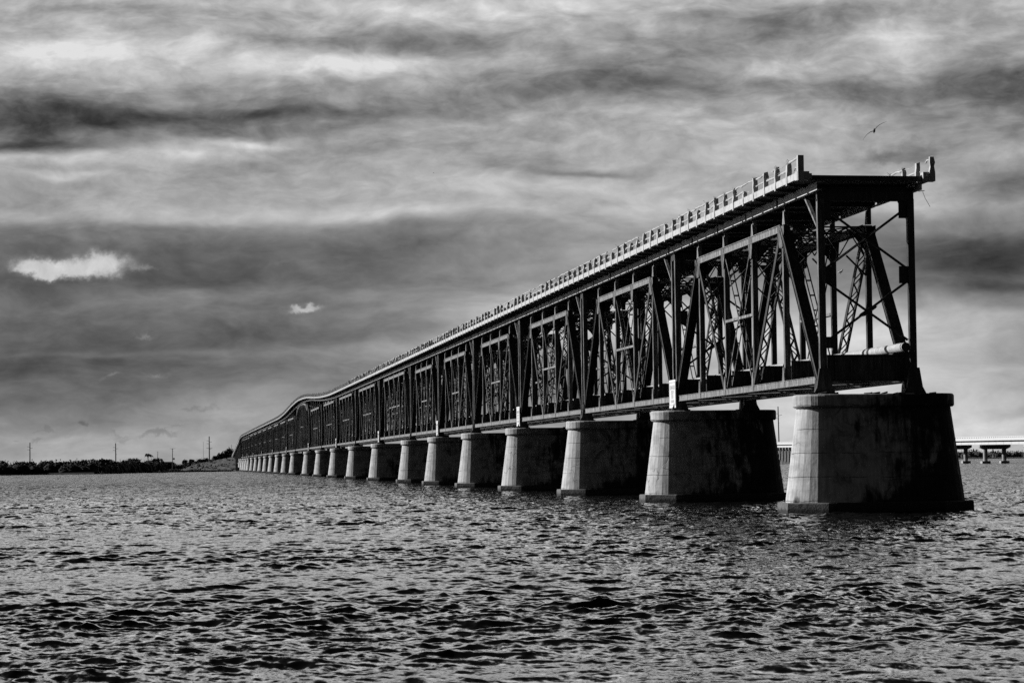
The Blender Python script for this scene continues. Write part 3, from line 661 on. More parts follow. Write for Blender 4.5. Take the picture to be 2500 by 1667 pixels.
# descending approach at the far end
for j in range(7):
    a, b_ = PY[-1]+24.4*j, PY[-1]+24.4*(j+1)
    rnd = random.Random(j)
    t = thing('approach_deck', 'sloping roadway section going down to the far shore, %s after the last truss' % ORD[j+1], 'road deck', (-.38, a, 10), 'sloping roadway sections at the far end')
    ys = [a+(b_-a)*k/8 for k in range(9)]
    s = MB(); strip(s, -3.8, 3.05, 16.8, 17.5, ys); s.build('deck_slab', M_ASPH, t)
    for x0, x1 in ((-4.09, -3.825), (3.065, 3.32)):
        e = MB(); strip(e, x0, x1, 17.29, 17.70, ys); e.build('edge_beam', M_PARA, t)
        p_ = MB()
        for k in range(9): y = a+24.4*(k+.5)/9; p_.box(x0, x1, y-.13, y+.13, 17.2+dz(y), 18.4+dz(y))
        for zo in (.68, 1.0): strip(p_, x0+.08, x0+.2, 17.3+zo-.07, 17.3+zo+.07, ys)
        p_.build('railing', M_PARA, t)
    s = MB()
    for k in range(6):
        y = a+24.4*(k+.5)/6; z = 16.8+dz(y)
        if z > 4.4:
            for x in (-2.9, 2.3): s.bar((x, y, 4.0), (x, y, z), .5, .5)
            s.bar((-2.9, y, 4.0), (2.3, y, z), .3, .2, (0,1,0)); s.bar((2.3, y, 4.0), (-2.9, y, z), .3, .2, (0,1,0)); s.box(-3, 2.4, y-.2, y+.2, max(4, z-2.5), z)
    s.build('steel_bent', M_STEEL, t)
    v = thing('viaduct_pier', 'narrow pale pier of the low viaduct by the far bank, %s after the last truss' % ORD[j+1], 'pier', (0, b_, -1), 'narrow piers of the low viaduct')
    m_ = MB(); m_.loft([stadium(4.6, 1.6, -1), stadium(4.1, 1.2, 4.0)]); m_.build('shaft', M_PIER, v)
    m_ = MB(); m_.box(-3.6, 3.3, a, b_, 3.6, 4.3); m_.build('span_beam', M_STEEL, v)

# ---- upright frames that carry the road over each pier
def make_frame(double):
    t = thing('support_frame', '', 'steel frame', (XC, 0, 6.12), 'upright frames over the piers')
    ys = (-.55, .55) if double else (.1,)
    for y in ys:
        for sx in (-1, 1):
            x = XC+sx*2.42; c = MB(); c.box(x-.17, x+.17, y-.012, y+.012, 6.3, 16.35)
            c.box(x-.165, x+.165, y-.14, y-.125, 6.3, 16.35)
            for g in (-.18, .165): c.box(x+g, x+g+.015, y-.15, y+.15, 6.3, 16.35)
            c.build('column', M_VERT if sx < 0 else M_STEEL, t)  # left column painted in the sunlit tone, right in the shaded one
    y = ys[0]; L_, R_ = XC-2.25, XC+2.25; c = MB()
    for z0, z1 in ((12.75, 15.85), (12.0, 8.95)):
        c.bar((L_+.1, y-.03, z0), (R_-.1, y-.03, z1), .02, .13, (0,1,0)); c.bar((R_-.1, y+.03, z0), (L_+.1, y+.03, z1), .02, .13, (0,1,0))
        c.bar((L_+.1, y-.08, z0), (R_-.1, y-.08, z1), .1, .02, (0,1,0)); c.bar((R_-.1, y+.08, z0), (L_+.1, y+.08, z1), .1, .02, (0,1,0))
    c.build('cross_brace', M_STEEL, t)
    c = MB(); c.bar((L_, y, 12.35), (R_, y, 12.35), .12, .12); c.build('strut', M_STEEL, t)
    for x0, x1, z0, z1 in ((L_-.02, L_+.50, 11.93, 12.83), (R_-.50, R_+.02, 11.93, 12.83), (L_-.02, L_+.42, 8.55, 9.15), (R_-.45, R_+.02, 15.35, 16.3), (L_-.02, L_+.40, 15.35, 16.3)):
        c = MB(); c.box(x0, x1, y-.02, y+.02, z0, z1); c.build('gusset_plate', M_STEEL, t)
    c = MB(); c.prism([(-.75, 10.15), (-.35, 10.22), (.25, 10.62), (.35, 10.75), (-.05, 10.70), (-.6, 10.35)], 1, y-.06, y-.04); c.build('gusset_plate', M_STEEL, t)
    for sx in (-1, 1):
        c = MB(); x = XC+sx*2.52
        c.laced(Vector((x, ys[-1]+.12, 14.95)), Vector((x, ys[-1]+2.5, 16.65)), .18, .13, step=.3)
        c.build('knee_brace', M_CHORD, t)
    c = MB(); c.box(XC-2.6, XC+2.6, ys[0]-.1, ys[-1]+.1, 16.24, 16.72) ; c.build('cap_beam', M_STEEL, t)
    for sx in (-1, 1):
        c = MB(); x = XC+sx*2.42; c.prism([(x-.62, 6.12), (x+.62, 6.12), (x+.42, 6.5), (x+.26, 7.5), (x-.26, 7.5), (x-.42, 6.5)], 1, ys[0]-.3, ys[0]-.1); c.build('pedestal', M_STEEL, t)
    return t
fr1 = make_frame(False); fr1['label'] = 'upright steel frame with crossed braces at the open end of the bridge'
fr2 = make_frame(True); fr2.location = (XC, PY[1], 6.12); fr2['label'] = 'double steel column frame over the second pier from the open end'
for i in range(2, len(PY)-1): copy_thing(fr2, (XC, PY[i], 6.12), 'double steel column frame over the %s pier from the open end' % ORD[i+1])

# ---- old water main lying on the floor beams
t = thing('water_main', 'pale wrapped water pipe lying on the floor beams, cut open at the near end', 'pipe', (1.45, -1.2, 8.22))
pm = MB(); ys = [-1.25]; rr = random.Random(5); pts = []; rad = []
y = -1.25
while y < 1190:
    pts.append((1.45+.01*math.sin(y), y, 8.53)); rad.append(.235*rr.uniform(.96, 1.05)); y += .28 if y < 60 else 6
pm.tube(pts, rad, 20, cap=False)
pm.build('pipe', M_PIPE, t, smooth=True)
pi_ = MB(); pi_.tube([(1.45, -1.24, 8.53), (1.45, 6, 8.53)], .19, 16); pi_.build('inner_bore', M_DARK, t)
b_ = MB()
for k in range(30): yy = .55+7.58*(k % 5)+39*(k//5); b_.prism([(1.2, 8.2), (1.7, 8.2), (1.62, 8.32), (1.28, 8.32)], 1, yy-.06, yy+.06)
b_.build('saddle', M_STEEL, t)
b_ = MB(); b_.tube([(1.45, 5.2, 8.53), (1.45, 5.5, 8.53)], .262, 18); b_.build('clamp_band', M_STEEL, t)

# ---- warning boards on every second pier
def letters(txt, size, y, z, x):
    cu_ = bpy.data.curves.new('lettering', 'FONT'); cu_.body = txt; cu_.size = size; cu_.align_x = 'CENTER'; cu_.extrude = 0.004
    o = bpy.data.objects.new('tmp', cu_); col.objects.link(o)
    dg = bpy.context.evaluated_depsgraph_get(); me = bpy.data.meshes.new_from_object(o.evaluated_get(dg))
    vs = [(x-v.co.z, y-v.co.x, z+v.co.y) for v in me.vertices]; fs = [tuple(p.vertices) for p in me.polygons]
    bpy.data.objects.remove(o); return vs, fs
sg = thing('warning_sign', 'largest white warning board, standing on the second pier beside the truss', 'sign', (-3.0, 38.8, 6.12), 'white boards on the piers')
b_ = MB(); b_.box(-3.03, -2.99, 37.7, 39.9, 6.32, 8.2); b_.build('board', M_SIGN, sg)
b_ = MB(); b_.box(-3.045, -3.032, 37.75, 37.79, 6.5, 8.05); b_.box(-3.045, -3.032, 39.81, 39.85, 6.5, 8.05); b_.box(-3.045, -3.032, 37.79, 39.81, 8.01, 8.05); b_.box(-3.045, -3.032, 37.79, 39.81, 6.5, 6.54); b_.build('border', M_LET, sg)
lb = MB()
for txt, size, z in (('DANGER', .42, 7.55), ('KEEP', .42, 7.20), ('OUT', .36, 6.93), ('OF AREA', .30, 6.66)):
    vs, fs = letters(txt, size, 38.8, z, -3.035); k = len(lb.v); lb.v += vs; lb.f += [tuple(k+q for q in f) for f in fs]
lb.build('lettering', M_LET, sg)
b_ = MB(); b_.box(-2.99, -2.93, 38.3, 38.38, 6.12, 8.0); b_.box(-2.99, -2.93, 39.2, 39.28, 6.12, 8.0); b_.build('sign_post', M_STEEL, sg)
for k in range(3, 24, 2):
    copy_thing(sg, (-3.0, PY[k]-.2, 6.12), 'white warning board on the %s pier from the open end' % ORD[k+1])

# ---- small things on and round the bridge
b_ = MB(); b_.tube([(2.62, -.9, 16.65), (2.75, -.9, 16.3), (3.0, -.92, 15.85)], .012, 5); b_.tube([(2.4, -.9, 16.66), (2.72, -.9, 16.7)], .02, 5)
tag(b_.build('broken_cable', M_DARK), 'thin broken wire hanging from the right corner of the deck', 'cable')
def bird(name, label, loc, span, yaw, roll, mat, pitch=0):
    t = thing(name, label, 'bird', loc)
    Rm = Matrix.Rotation(yaw, 3, 'Z') @ Matrix.Rotation(roll, 3, 'Y') @ Matrix.Rotation(pitch, 3, 'X'); L0 = Vector(loc)
    def T(m): m.v = [tuple(L0+Rm @ (Vector(v)*span)) for v in m.v]; return m
    b = MB(); b.tube([(0,-.20,0),(0,-.16,.0),(0,-.08,.0),(0,.05,0),(0,.13,0),(0,.20,.02),(0,.235,.03),(0,.26,.02),(0,.33,.0)], [.02,.018,.03,.036,.028,.016,.022,.012,.003], 10); T(b).build('body', mat, t, True)
    for s in (-1, 1):
        w = MB(); st = [(.03,.05,.00,.12,.02),(.14,.07,.045,.12,.014),(.25,.09,.055,.10,.010),(.36,.05,.03,.075,.008),(.44,.0,.0,.05,.006),(.5,-.05,-.03,.015,.004)]
        w.loft([[(s*x, y, z+th), (s*x, y-c*.5, z+th), (s*x, y-c, z), (s*x, y-c*.5, z-th*.3)] for x, y, z, c, th in st]); T(w).build('wing', mat, t)
    return t
bird('soaring_bird', 'dark long-winged bird soaring above the cut-off bridge end', spot(2134.5, 319.5, 170), 2.05, R(-8), R(-37), M_BIRD, R(-12))
bird('distant_bird', 'tiny dark bird flying in front of the clouds, left of centre', spot(1058.5, 422, 800), 1.0, R(60), R(12), M_BIRD)
# gull perched on the strut of the end frame
gx, gz = -1.60, 12.41; t = thing('perched_gull', 'small white gull perched on the strut of the end frame', 'bird', (gx, .1, gz))
b_ = MB(); b_.tube([(gx-.15, .1, gz+.09), (gx-.07, .1, gz+.11), (gx+.03, .1, gz+.14), (gx+.08, .1, gz+.18), (gx+.09, .1, gz+.23), (gx+.12, .1, gz+.25)], [.008, .04, .055, .04, .03, .015], 10); b_.build('body', M_GULL, t, True)
b_ = MB(); b_.tube([(gx+.12, .1, gz+.245), (gx+.17, .1, gz+.235)], [.01, .003], 6); b_.build('beak', M_DARK, t)
b_ = MB(); b_.tube([(gx, .08, gz), (gx, .08, gz+.09)], .005, 5); b_.tube([(gx+.02, .12, gz), (gx+.02, .12, gz+.09)], .005, 5); b_.build('legs', M_DARK, t)

# ------------------------------------------------------------------ newer road bridge on the right
A = spot(2429, 1130.6, 905); B = spot(1913, 1131, 1340); A.z = B.z = 0
dB = (B-A).normalized(); nB = Vector((dB.y, -dB.x, 0))
if nB.x < 0: nB = -nB
def mb_top(s): return 9.55 + max(-0.6, min(2.0, s*0.0042))
bents = [-120, -60, 0, 56, 112, 168, 224]
t = thing('highway_bridge', 'pale modern highway bridge on low piers, beyond the nearest pier', 'bridge', tuple(A))
def alongbox(m, s0, s1, n0, n1, z0, z1):           # offsets measured from the top line
    ss = [s0+(s1-s0)*k/12 for k in range(13)]
    m.loft([[tuple(A+dB*s+nB*n0+Vector((0,0,mb_top(s)+z0))), tuple(A+dB*s+nB*n1+Vector((0,0,mb_top(s)+z0))), tuple(A+dB*s+nB*n1+Vector((0,0,mb_top(s)+z1))), tuple(A+dB*s+nB*n0+Vector((0,0,mb_top(s)+z1)))] for s in ss])
W0, W1 = -5.7, 5.7
m = MB(); alongbox(m, -170, 520, W0, W1, -1.45, -1.05); m.build('deck_slab', M_MOD, t)
for n0, n1 in ((W0, W0+.3), (W1-.3, W1)):
    m = MB(); alongbox(m, -170, 520, n0, n1, -1.05, -.52); alongbox(m, -170, 520, n0, n1, -.22, 0)
    s = -170
    while s < 515:
        alongbox_pts = None
        for k in (0,):
            c = A+dB*s+nB*((n0+n1)/2); zt = mb_top(s)
            m.bar(c+Vector((0,0,zt-.54))+dB*0, c+Vector((0,0,zt-.2)), 1.7, .28, dB)
        s += 2.6
    m.build('barrier', M_MOD, t)
for n0 in (-4.6, -1.5, 1.6, 4.2):
    m = MB()
    for q in range(-17, 52):
        alongbox(m, q*10+.12, q*10+9.9, n0, n0+.5, -2.85, -1.5)
    m.build('girder', M_MOD, t)
for k, s in enumerate(bents):
    c = A+dB*s; z = mb_top(s)-2.9
    t = thing('highway_pier', 'two-column pier of the modern bridge, %s along from the right' % ORD[k+1], 'pier', tuple(c), 'two-column piers of the modern bridge')
    m = MB(); P = lambda n, zz, d: tuple(c+nB*n+dB*d+Vector((0,0,zz)))
    poly = [(-5.6, z), (5.6, z), (5.6, z-.9), (4.2, z-1.6), (-4.2, z-1.6), (-5.6, z-.9)]
    m.loft([[P(n, zz, -.9) for n, zz in poly], [P(n, zz, .9) for n, zz in poly]]); m.build('cap_beam', M_MODD, t)
    for n in (-3.4, 3.4):
        m = MB(); m.loft([[P(n+.8*math.cos(a), zz, .8*math.sin(a)) for a in [2*math.pi*j/14 for j in range(14)]] for zz in (-.5, z-1.5)]); m.build('column', M_MODD, t)
        m = MB(); m.loft([[P(n-1.5, zz, -1.5), P(n+1.5, zz, -1.5), P(n+1.5, zz, 1.5), P(n-1.5, zz, 1.5)] for zz in (-.5, .85)]); m.build('footing', M_MODD, t)
for k in range(22):                                 # pile trestle part, seen between the first two piers
    s = 300+k*9.0; c = A+dB*s
    t = thing('trestle_bent', 'slim leaning concrete piles of the modern bridge, %s row back from the near piers' % ORD[k+1], 'pile row', tuple(c), 'pile rows under the far part of the modern bridge')
    z = mb_top(s)-2.9
    m = MB(); m.loft([[tuple(c+nB*n+dB*d+Vector((0,0,zz))) for n, d in ((-5.5,-.6),(5.5,-.6),(5.5,.6),(-5.5,.6))] for zz in (z-1.1, z)]); m.build('cap_beam', M_MODD, t)
    for n in (-4.9, -2.5, 0, 2.5, 4.9):
        m = MB(); m.bar(tuple(c+nB*(n*1.12)+Vector((0,0,-1))), tuple(c+nB*n+Vector((0,0,z-1))), .6, .6); m.build('pile', M_MODD, t)

# ------------------------------------------------------------------ shores
def leafmass(m, c, rx, ry, rz, rnd, n, leaf):
    for k in range(n):
        a = rnd.uniform(0, 2*math.pi); h = rnd.uniform(-.25, 1); rr_ = math.sqrt(max(0, 1-h*h))*rnd.uniform(.75, 1.08); lum = 1+.15*math.sin(5*a+c[0])+.1*math.sin(9*h+c[1])
        p = Vector((c[0]+rx*rr_*math.cos(a)*lum, c[1]+ry*rr_*math.sin(a)*lum, c[2]+rz*h*lum)); s = leaf*rnd.uniform(.5, 1.3)
        u = Vector((rnd.uniform(-1,1), rnd.uniform(-1,1), rnd.uniform(-1,1))).normalized(); w = u.orthogonal().normalized()
        k0 = len(m.v); m.v += [tuple(p-u*s-w*s*.6), tuple(p+u*s-w*s*.6), tuple(p+u*s*.7+w*s), tuple(p-u*s*.7+w*s)]; m.f.append((k0, k0+1, k0+2, k0+3))
def core(m, c, rx, ry, rz, rnd):
    rings = []
    for i in range(6):
        h = -0.3+1.25*i/5; rr_ = math.sqrt(max(.0, 1-min(1, abs(h))**2))*.9+.02
        rings.append([(c[0]+rx*rr_*math.cos(a)*rnd.uniform(.85, 1.1), c[1]+ry*rr_*math.sin(a)*rnd.uniform(.85, 1.1), c[2]+rz*h*.92) for a in [2*math.pi*j/10 for j in range(10)]])
    m.loft(rings)
def tree(label, x, ybase, ytop, D, wpx, rnd, name='shore_tree', mat=M_TREE, group='dark trees along the left shore', n=420, leaf=.34):
    g = spot(x, ybase, D); tp = spot(x, ytop, D); h = max(2.0, tp.z-.6); g.z = .4; r = wpx*D/F_PX/2
    t = thing(name, label, 'tree', tuple(g), group)
    m = MB(); m.tube([(g.x, g.y, .2), (g.x+.1, g.y, h*.4), (g.x, g.y+.1, h*.75)], [.28, .2, .1], 7); m.build('trunk', M_POLE, t)
    m = MB(); core(m, (g.x, g.y, h*.48), r*.8, r*.8, h*.46, rnd)
    for q in range(5):
        a = rnd.uniform(0, 6.28); d = r*rnd.uniform(.25, .6); zz = h*rnd.uniform(.42, .72)
        leafmass(m, (g.x+d*math.cos(a), g.y+d*math.sin(a), zz), r*.5, r*.5, (h*1.04-zz), rnd, n//6, leaf)
    leafmass(m, (g.x, g.y, h*.42), r, r, h*.58, rnd, n//2, leaf); m.build('crown', mat, t)
    return t
# shoreline land under the trees
def land(name, pts, depth, z, mat):
    m = MB(); n = len(pts); k = 0
    rings = [[], [], []]
    for x, y, D in pts:
        a = spot(x, y, D); a.z = -.4; dirr = (a-CAM); dirr.z = 0; dirr.normalize()
        rings[0].append(a); b1 = a+dirr*1.2; b1.z = z*.6+.15; rings[1].append(b1); b2 = a+dirr*depth; b2.z = z; rings[2].append(b2)
    for r_ in rings: m.v += [tuple(p) for p in r_]
    for i in range(2):
        for j in range(n-1): m.f.append((i*n+j, i*n+j+1, (i+1)*n+j+1, (i+1)*n+j))
    o = m.build(name, mat); o['kind'] = 'structure'; return o
rl = random.Random(11)
pts = [(-260+ k*14, 0, 0) for k in range(60)]
def shoreD(x): return float(np.interp(x, [-300, 0, 120, 240, 300, 420, 580], [1010, 1055, 1065, 1060, 1110, 1185, 1215]))
pts = [(x, 1143.3-.0133*x+2.86*F_PX/(shoreD(x)+rl.uniform(-4, 4)), shoreD(x)) for x, _, _ in pts if x < 590]
land('shore_ground', pts, 500, 1.0, M_SHORE)
land('far_shore_ground', [(1780+k*30, 1143.3-.0133*(1780+k*30)+2.86*F_PX/2200, 2200) for k in range(36)], 900, .8, M_SHORE)
# tree line on the left shore
tops = [(-60,1124),(0,1126),(30,1133),(50,1126),(75,1127),(98,1130),(115,1125),(140,1126),(165,1124),(190,1124),(212,1122),(232,1122),(252,1120),(264,1122),(278,1128),(298,1127),(316,1124),(332,1119),(348,1128),(366,1124),(383,1119),(395,1126)]
names = ['rounded dark tree on the left shore', 'broad dark tree on the left shore', 'ragged dark tree on the left shore']
wh = ['at the left edge of the frame','just inside the left edge','in the dip left of the first pole','left of the first utility pole','right behind the first utility pole','just right of the first utility pole','a little right of the first pole','third along right of the first pole','midway between the first two poles','over the middle of the dark shore','taller, left of the second pole','above the pale roof','tallest between the poles','just left of the second pole','in front of the second pole','just right of the second pole','between second pole and the palm','bushy, left of the palm','low, under the palm','at the foot of the palm','thick, right of the palm','low, by the leaning pole']
for k, (x, y) in enumerate(tops):
    D = shoreD(x)+18+rl.uniform(0, 25)
    tree(names[k % 3]+', '+wh[k], x, 1150, y, D, rl.uniform(34, 48), rl)
# continuous mangrove scrub between and in front of the trees: one mass nobody could count
m = MB()
for x in range(-120, 436, 4):
    D = shoreD(x)+rl.uniform(6, 16); g = spot(x, 1150, D); h = rl.uniform(3.6, 5.4) if x < 395 else rl.uniform(.8, 1.8)
    core(m, (g.x, g.y, h*.2), 3.4, 3.0, h*.8, rl); leafmass(m, (g.x, g.y, h*.3), 3.2, 3.0, h*.8, rl, 40, .3)
for x in range(395, 560, 3):
    D = float(np.interp(x, [395, 440, 450, 560], [1320, 1340, 1570, 1590]))+rl.uniform(0, 30); g = spot(x, 1136, D); h = float(np.interp(x, [395, 430, 446, 450, 500, 520, 560], [3.4, 4.0, 3.6, 5.2, 6.8, 7.6, 10.5]))*rl.uniform(.85, 1.05); core(m, (g.x, g.y, h*.35), 2.6, 2.6, h*.6, rl); leafmass(m, (g.x, g.y, h*.35), 3, 3, h*.68, rl, 40, .32)
o = m.build('mangrove_scrub', M_TREE); o['kind'] = 'stuff'; tag(o, 'dark mangrove scrub filling the left shore between the trees', 'scrub')
for k, (x, y, w) in enumerate([(528,1113,20),(539,1107,24),(550,1100,28),(562,1097,24),(574,1103,20)]):
    tree('dense dark tree on the rise beside the far bridge end, %s from the left' % ORD[k+1], x, 1130, y, 1545, w, rl, n=700, group='trees on the rise by the far bridge end')
for k, (x, y, w) in enumerate([(452,1121,14),(468,1120,14),(486,1120,16),(505,1119,16)]):
    tree('low round bush on the far road bank, %s from the left' % ORD[k+1], x, 1130, y, 1600, w, rl, name='round_bush', group='bushes on the far road bank')
# embankment that carries the road down to the island
m = MB()
fr_ = [spot(431,1151,1190), spot(500,1150.6,1206), spot(573,1150,1222)]
top_ = [spot(432,1149.6,1196), spot(482,1131,1330), spot(520,1124,1400), spot(566,1115.5,1490)]
for p in fr_: p.z = -.3
nf = 40; vv = []
for j in range(nf):
    f = j/(nf-1); x = 431+(575-431)*f
    b0 = spot(x, 1150.5, 1190+32*f); b0.z = -.3
    yt = float(np.interp(x, [431, 482, 520, 566, 575], [1149.6, 1131, 1124.5, 1115.5, 1115])); Dt = float(np.interp(x, [431, 482, 566, 575], [1196, 1330, 1490, 1500]))
    b2 = spot(x, yt+(rl.uniform(-.5, .6) if 1 < j < nf-1 else 0), Dt); b1 = b0.lerp(b2, .45); b1.z += -.05; b3 = b2+Vector((25, 60, -.2)); b4 = b3+Vector((30, 80, -8)); vv.append([b0, b1, b2, b3, b4])
for r_ in vv: m.v += [tuple(p) for p in r_]
for j in range(nf-1):
    for i in range(4): m.f.append((j*5+i, (j+1)*5+i, (j+1)*5+i+1, j*5+i+1))
o = m.build('embankment', M_BANK); o['kind'] = 'structure'
m = MB()
for k in range(130):
    j = rl.randrange(nf-1); i = rl.choice((0, 0, 1)); u, v = rl.random(), rl.random()
    p = (vv[j][i].lerp(vv[j+1][i], u)).lerp(vv[j][i+1].lerp(vv[j+1][i+1], u), v); sz = rl.choice((.35, .5, .5, 1.0))
    leafmass(m, (p.x, p.y, p.z), sz*1.8, sz*1.2, sz*.7, rl, 7, .28*sz+.12)
o = m.build('bank_scrub', M_TREE); o['kind'] = 'stuff'; tag(o, 'low dark scrub dotted over the grass bank', 'scrub')
# palm
g = spot(361, 1140, 1150); t = thing('palm_tree', 'windswept palm rising above the trees of the left shore', 'palm', (g.x, g.y, .5))
tz = spot(361, 1109, 1150).z
m = MB(); m.tube([(g.x, g.y, .5), (g.x+.3, g.y, tz*.5), (g.x-.1, g.y, tz)], [.3, .22, .18], 7); m.build('trunk', M_POLE, t)
for k in range(15):
    a = 2*math.pi*k/15+rl.uniform(-.2, .2); up_ = rl.uniform(-.1, 1.0); L = rl.uniform(1.9, 2.7); w = MB()
    ringp = []
    for q in range(7):
        f = q/6; r_ = L*(f*.95); z = tz+L*(up_*f-1.15*f*f*(.6+.5*up_)); x = g.x+r_*math.cos(a)+.5*f*f; y = g.y+r_*math.sin(a); wd = .36*math.sin(math.pi*min(1, f*.85+.1))
        ringp.append([(x-wd*math.sin(a), y+wd*math.cos(a), z-wd*.7), (x, y, z+.05), (x+wd*math.sin(a), y-wd*math.cos(a), z-wd*.7), (x, y, z-.03)])
    w.loft(ringp); w.build('frond', M_TREE, t)
# utility poles
def pole(name, label, xb, yb, xt, yt, D, r, arms, group='utility poles on the shore', zb=None):
    a = spot(xb, yb, D); b = spot(xt, yt, D); a.z = .5 if zb is None else zb
    t = thing(name, label, 'pole', tuple(a), group)
    m = MB(); m.tube([a, a.lerp(b, .5), b], [r*1.15, r, r*.8], 8); m.build('mast', M_POLE, t)
    for (yy, d0, d1, tilt) in arms:
        f = (yb-yy)/(yb-yt); c = spot(xb+(xt-xb)*f, yy, D); m = MB()
        m.bar(c+RT*(d0*D/F_PX)+Vector((0,0,tilt*abs(d0)*D/F_PX)), c+RT*(d1*D/F_PX)+Vector((0,0,tilt*abs(d1)*D/F_PX)), r*.55, r*.55, (0,1,0)); m.build('cross_arm', M_POLE, t)
    return t
A3 = lambda y: [(y+11, -6.5, 0, .12), (y+14, 0, 6.5, .12), (y+18, -6.5, 0, .12)]
pole('utility_pole', 'tall utility pole with three short arms, leftmost on the shore', 73, 1140, 73, 1080, 1180, .26, A3(1080)+[(1104,-1.5,1.5,0)])
pole('utility_pole', 'tall utility pole with three short arms, between the left trees and the palm', 282.8, 1140, 282.2, 1081.5, 1200, .26, A3(1081.5)+[(1109,0,3,0)])
pole('utility_pole', 'tallest utility pole, with arms and a lower crossbar, left of the bridge', 511.2, 1124, 510.6, 1065, 1420, .33, A3(1065)+[(1093.5,-7,7.5,0),(1096,1,5,0)], zb=2.0)
pole('utility_pole', 'slim utility pole with a T-shaped crossbar, right of the palm', 421, 1132, 421, 1094.5, 1300, .19, [(1094.6,-6.5,7,0),(1096.5,-2.5,2.5,0),(1101,.5,2.2,0)])
pole('utility_pole', 'short leaning pole close to the palm', 383.5, 1124, 385.3, 1102, 1250, .14, [(1102.4,-3,1,0)])
pole('utility_pole', 'short pole above the trees next to the far bridge end', 565.5, 1100, 565.2, 1085, 1560, .12, [(1090.5,-1.2,1,0)], zb=8)
pole('utility_pole', 'leaning tall utility pole between the two nearest piers', 1902.5, 1100, 1899.3, 992, 1480, .36, [(1010,-9,0,.12),(1014.8,0,9.5,.25),(1021.5,-9,0,.15),(1032,0,2.5,0),(1037,0,2,0)])
pole('radio_mast', 'thin radio mast left of the tallest pole', 496.5, 1128, 496.3, 1078, 1700, .09, [], None)
# road sign seen edge to edge next to the T pole
g = spot(424.5, 1119.5, 1290); m = MB()
m.quadbox([tuple(g+RT*x*1.0+Vector((0, y, z))) for y in (0, .1) for x, z in ((-.62,0),(0,-.62),(.62,0),(0,.62))]); t = thing('diamond_sign', 'dark diamond-shaped channel marker beside the T-shaped pole', 'sign', (g.x, g.y, 3.0)); m.build('board', M_DARK, t)
m = MB(); m.tube([(g.x, g.y+.2, 3.0), (g.x, g.y+.2, g.z)], .06, 6); m.build('sign_post', M_POLE, t)
# little boats, roofs, rail on the shore
def boat(label, x, y, D, L, mat):
    g = spot(x, y, D); g.z = 0; t = thing('small_boat', label, 'boat', tuple(g), 'small boats along the left shore')
    m = MB(); sec = [(-.5,.30,.55),(-.25,.36,.5),(.1,.34,.52),(.35,.2,.62),(.5,.02,.78)]
    m.loft([[tuple(g+RT*(L*a)+Vector((0, -w*L*.35, h))), tuple(g+RT*(L*a)+Vector((0, w*L*.35, h))), tuple(g+RT*(L*a)+Vector((0, w*L*.2, -.1))), tuple(g+RT*(L*a)+Vector((0, -w*L*.2, -.1)))] for a, w, h in sec]); m.build('hull', mat, t)
    m = MB(); c = g+Vector((0,0,.55)); m.loft([[tuple(c+RT*(x*L)+Vector((0, y_*L, 0))) for x, y_ in ((-.2,-.08),(.12,-.08),(.12,.08),(-.2,.08))], [tuple(c+RT*(x*L)+Vector((0, y_*L, .8))) for x, y_ in ((-.15,-.06),(.02,-.06),(.02,.06),(-.15,.06))]]); m.build('cabin', mat, t)
boat('white boat moored at the shore below the palm', 390, 1151.6, 1115, 2.6, M_GULL)
boat('small white boat lying below the tall trees left of the second pole', 249, 1156.5, 1040, 2.0, M_GULL)
boat('low grey boat right of the white boat', 403, 1152, 1125, 1.8, M_MODD)
def hut(label, x, y, D, w, h, mat):
    g = spot(x, y, D); t = thing('low_building', label, 'building', (g.x, g.y, 1.0), 'low buildings on the shore')
    m = MB(); m.box(g.x-w/2, g.x+w/2, g.y, g.y+5, 1.0, g.z-h*.35); m.build('wall', M_SHORE, t)
    m = MB(); m.prism([(g.x-w/2-.3, g.z-h*.35), (g.x+w/2+.3, g.z-h*.35), (g.x+w*.3, g.z+h*.3), (g.x-w*.3, g.z+h*.3)], 1, g.y-.3, g.y+5.3); m.build('roof', mat, t)
hut('small pale roof among trees by the second pole', 284.5, 1138, 1070, 1.0, .6, M_MODD)
hut('flat pale roof half hidden by the trees', 233, 1136.8, 1060, 2.4, .5, M_SHORE)
hut('long low grey roof behind the scrub, left of the T-shaped pole', 410, 1128.2, 1330, 7.0, 1.0, M_MODD)
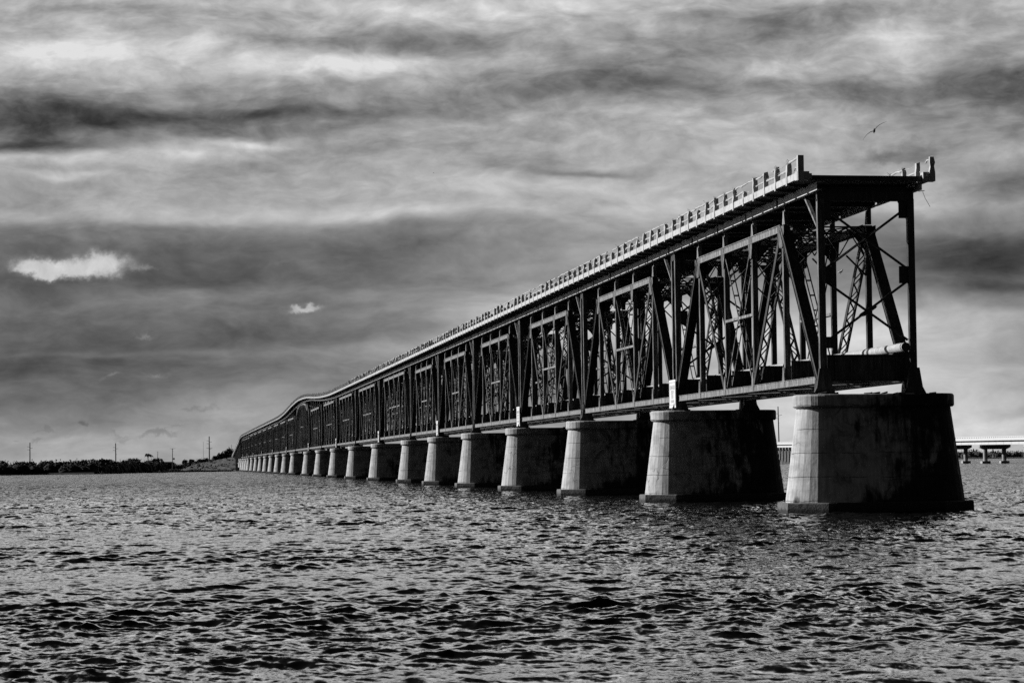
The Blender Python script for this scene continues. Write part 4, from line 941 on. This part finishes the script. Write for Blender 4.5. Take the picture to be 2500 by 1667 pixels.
hut('long low roof on the bank below the tallest pole', 500, 1121.5, 1540, 8.0, .8, M_MODD)
g = spot(468.5, 1140, 1290); t = thing('handrail', 'pale post and bar on top of the grass bank', 'rail', (g.x, g.y, g.z)); z1 = spot(468.5, 1132.5, 1290).z
m = MB(); m.tube([g, (g.x, g.y, z1)], .12, 6); m.build('rail_post', M_MOD, t)
m = MB(); e = spot(484, 1132.5, 1290); m.bar((g.x, g.y, z1), tuple(e), .14, .1); m.build('top_bar', M_MOD, t)
# far wood on the right
m = MB(); rf = random.Random(21)
for k in range(150):
    x = 1760+k*7; D = 2230+rf.uniform(0, 60); g = spot(x, 1119, D); h = float(np.interp(x, [1760, 2330, 2380, 2400, 2460, 2800], [5.5, 6.0, 7.5, 6.2, 6.0, 6.6]))*rf.uniform(.92, 1.08)
    core(m, (g.x, g.y, h*.35), 4.2, 4.2, h*.62, rf); leafmass(m, (g.x, g.y, h*.35), 4.6, 4.6, h*.68, rf, 50, .5)
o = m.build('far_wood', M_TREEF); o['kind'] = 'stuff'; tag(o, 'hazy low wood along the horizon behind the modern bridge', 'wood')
for k, (x, y) in enumerate([(2377,1096),(2384,1098.5),(2424.5,1097),(2430,1101.5),(2419,1103),(2460,1102)]):
    g = spot(x, 1112, 2300); tp = spot(x, y, 2300); t = thing('pointed_pine', 'pointed pine sticking up from the far wood, %s' % ['tallest of the left group', 'second of the left group', 'tallest of the right group', 'just right of the tallest right one', 'just left of the tallest right one', 'farthest right'][k], 'tree', (g.x, g.y, .8), 'pines above the far wood')
    q = MB(); q.tube([(g.x, g.y, .8), (g.x, g.y, tp.z*.9)], [.3, .08], 6); q.build('trunk', M_POLE, t)
    q = MB()
    for l in range(7): z = tp.z*(.35+.09*l); leafmass(q, (g.x, g.y, z), 1.9*(1-l/7.5), 1.9*(1-l/7.5), 1.0, rf, 50, .35)
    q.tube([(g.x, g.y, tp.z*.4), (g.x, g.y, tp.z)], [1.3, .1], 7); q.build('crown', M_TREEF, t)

for o in bpy.data.objects:
    if '_o' in o: del o['_o']
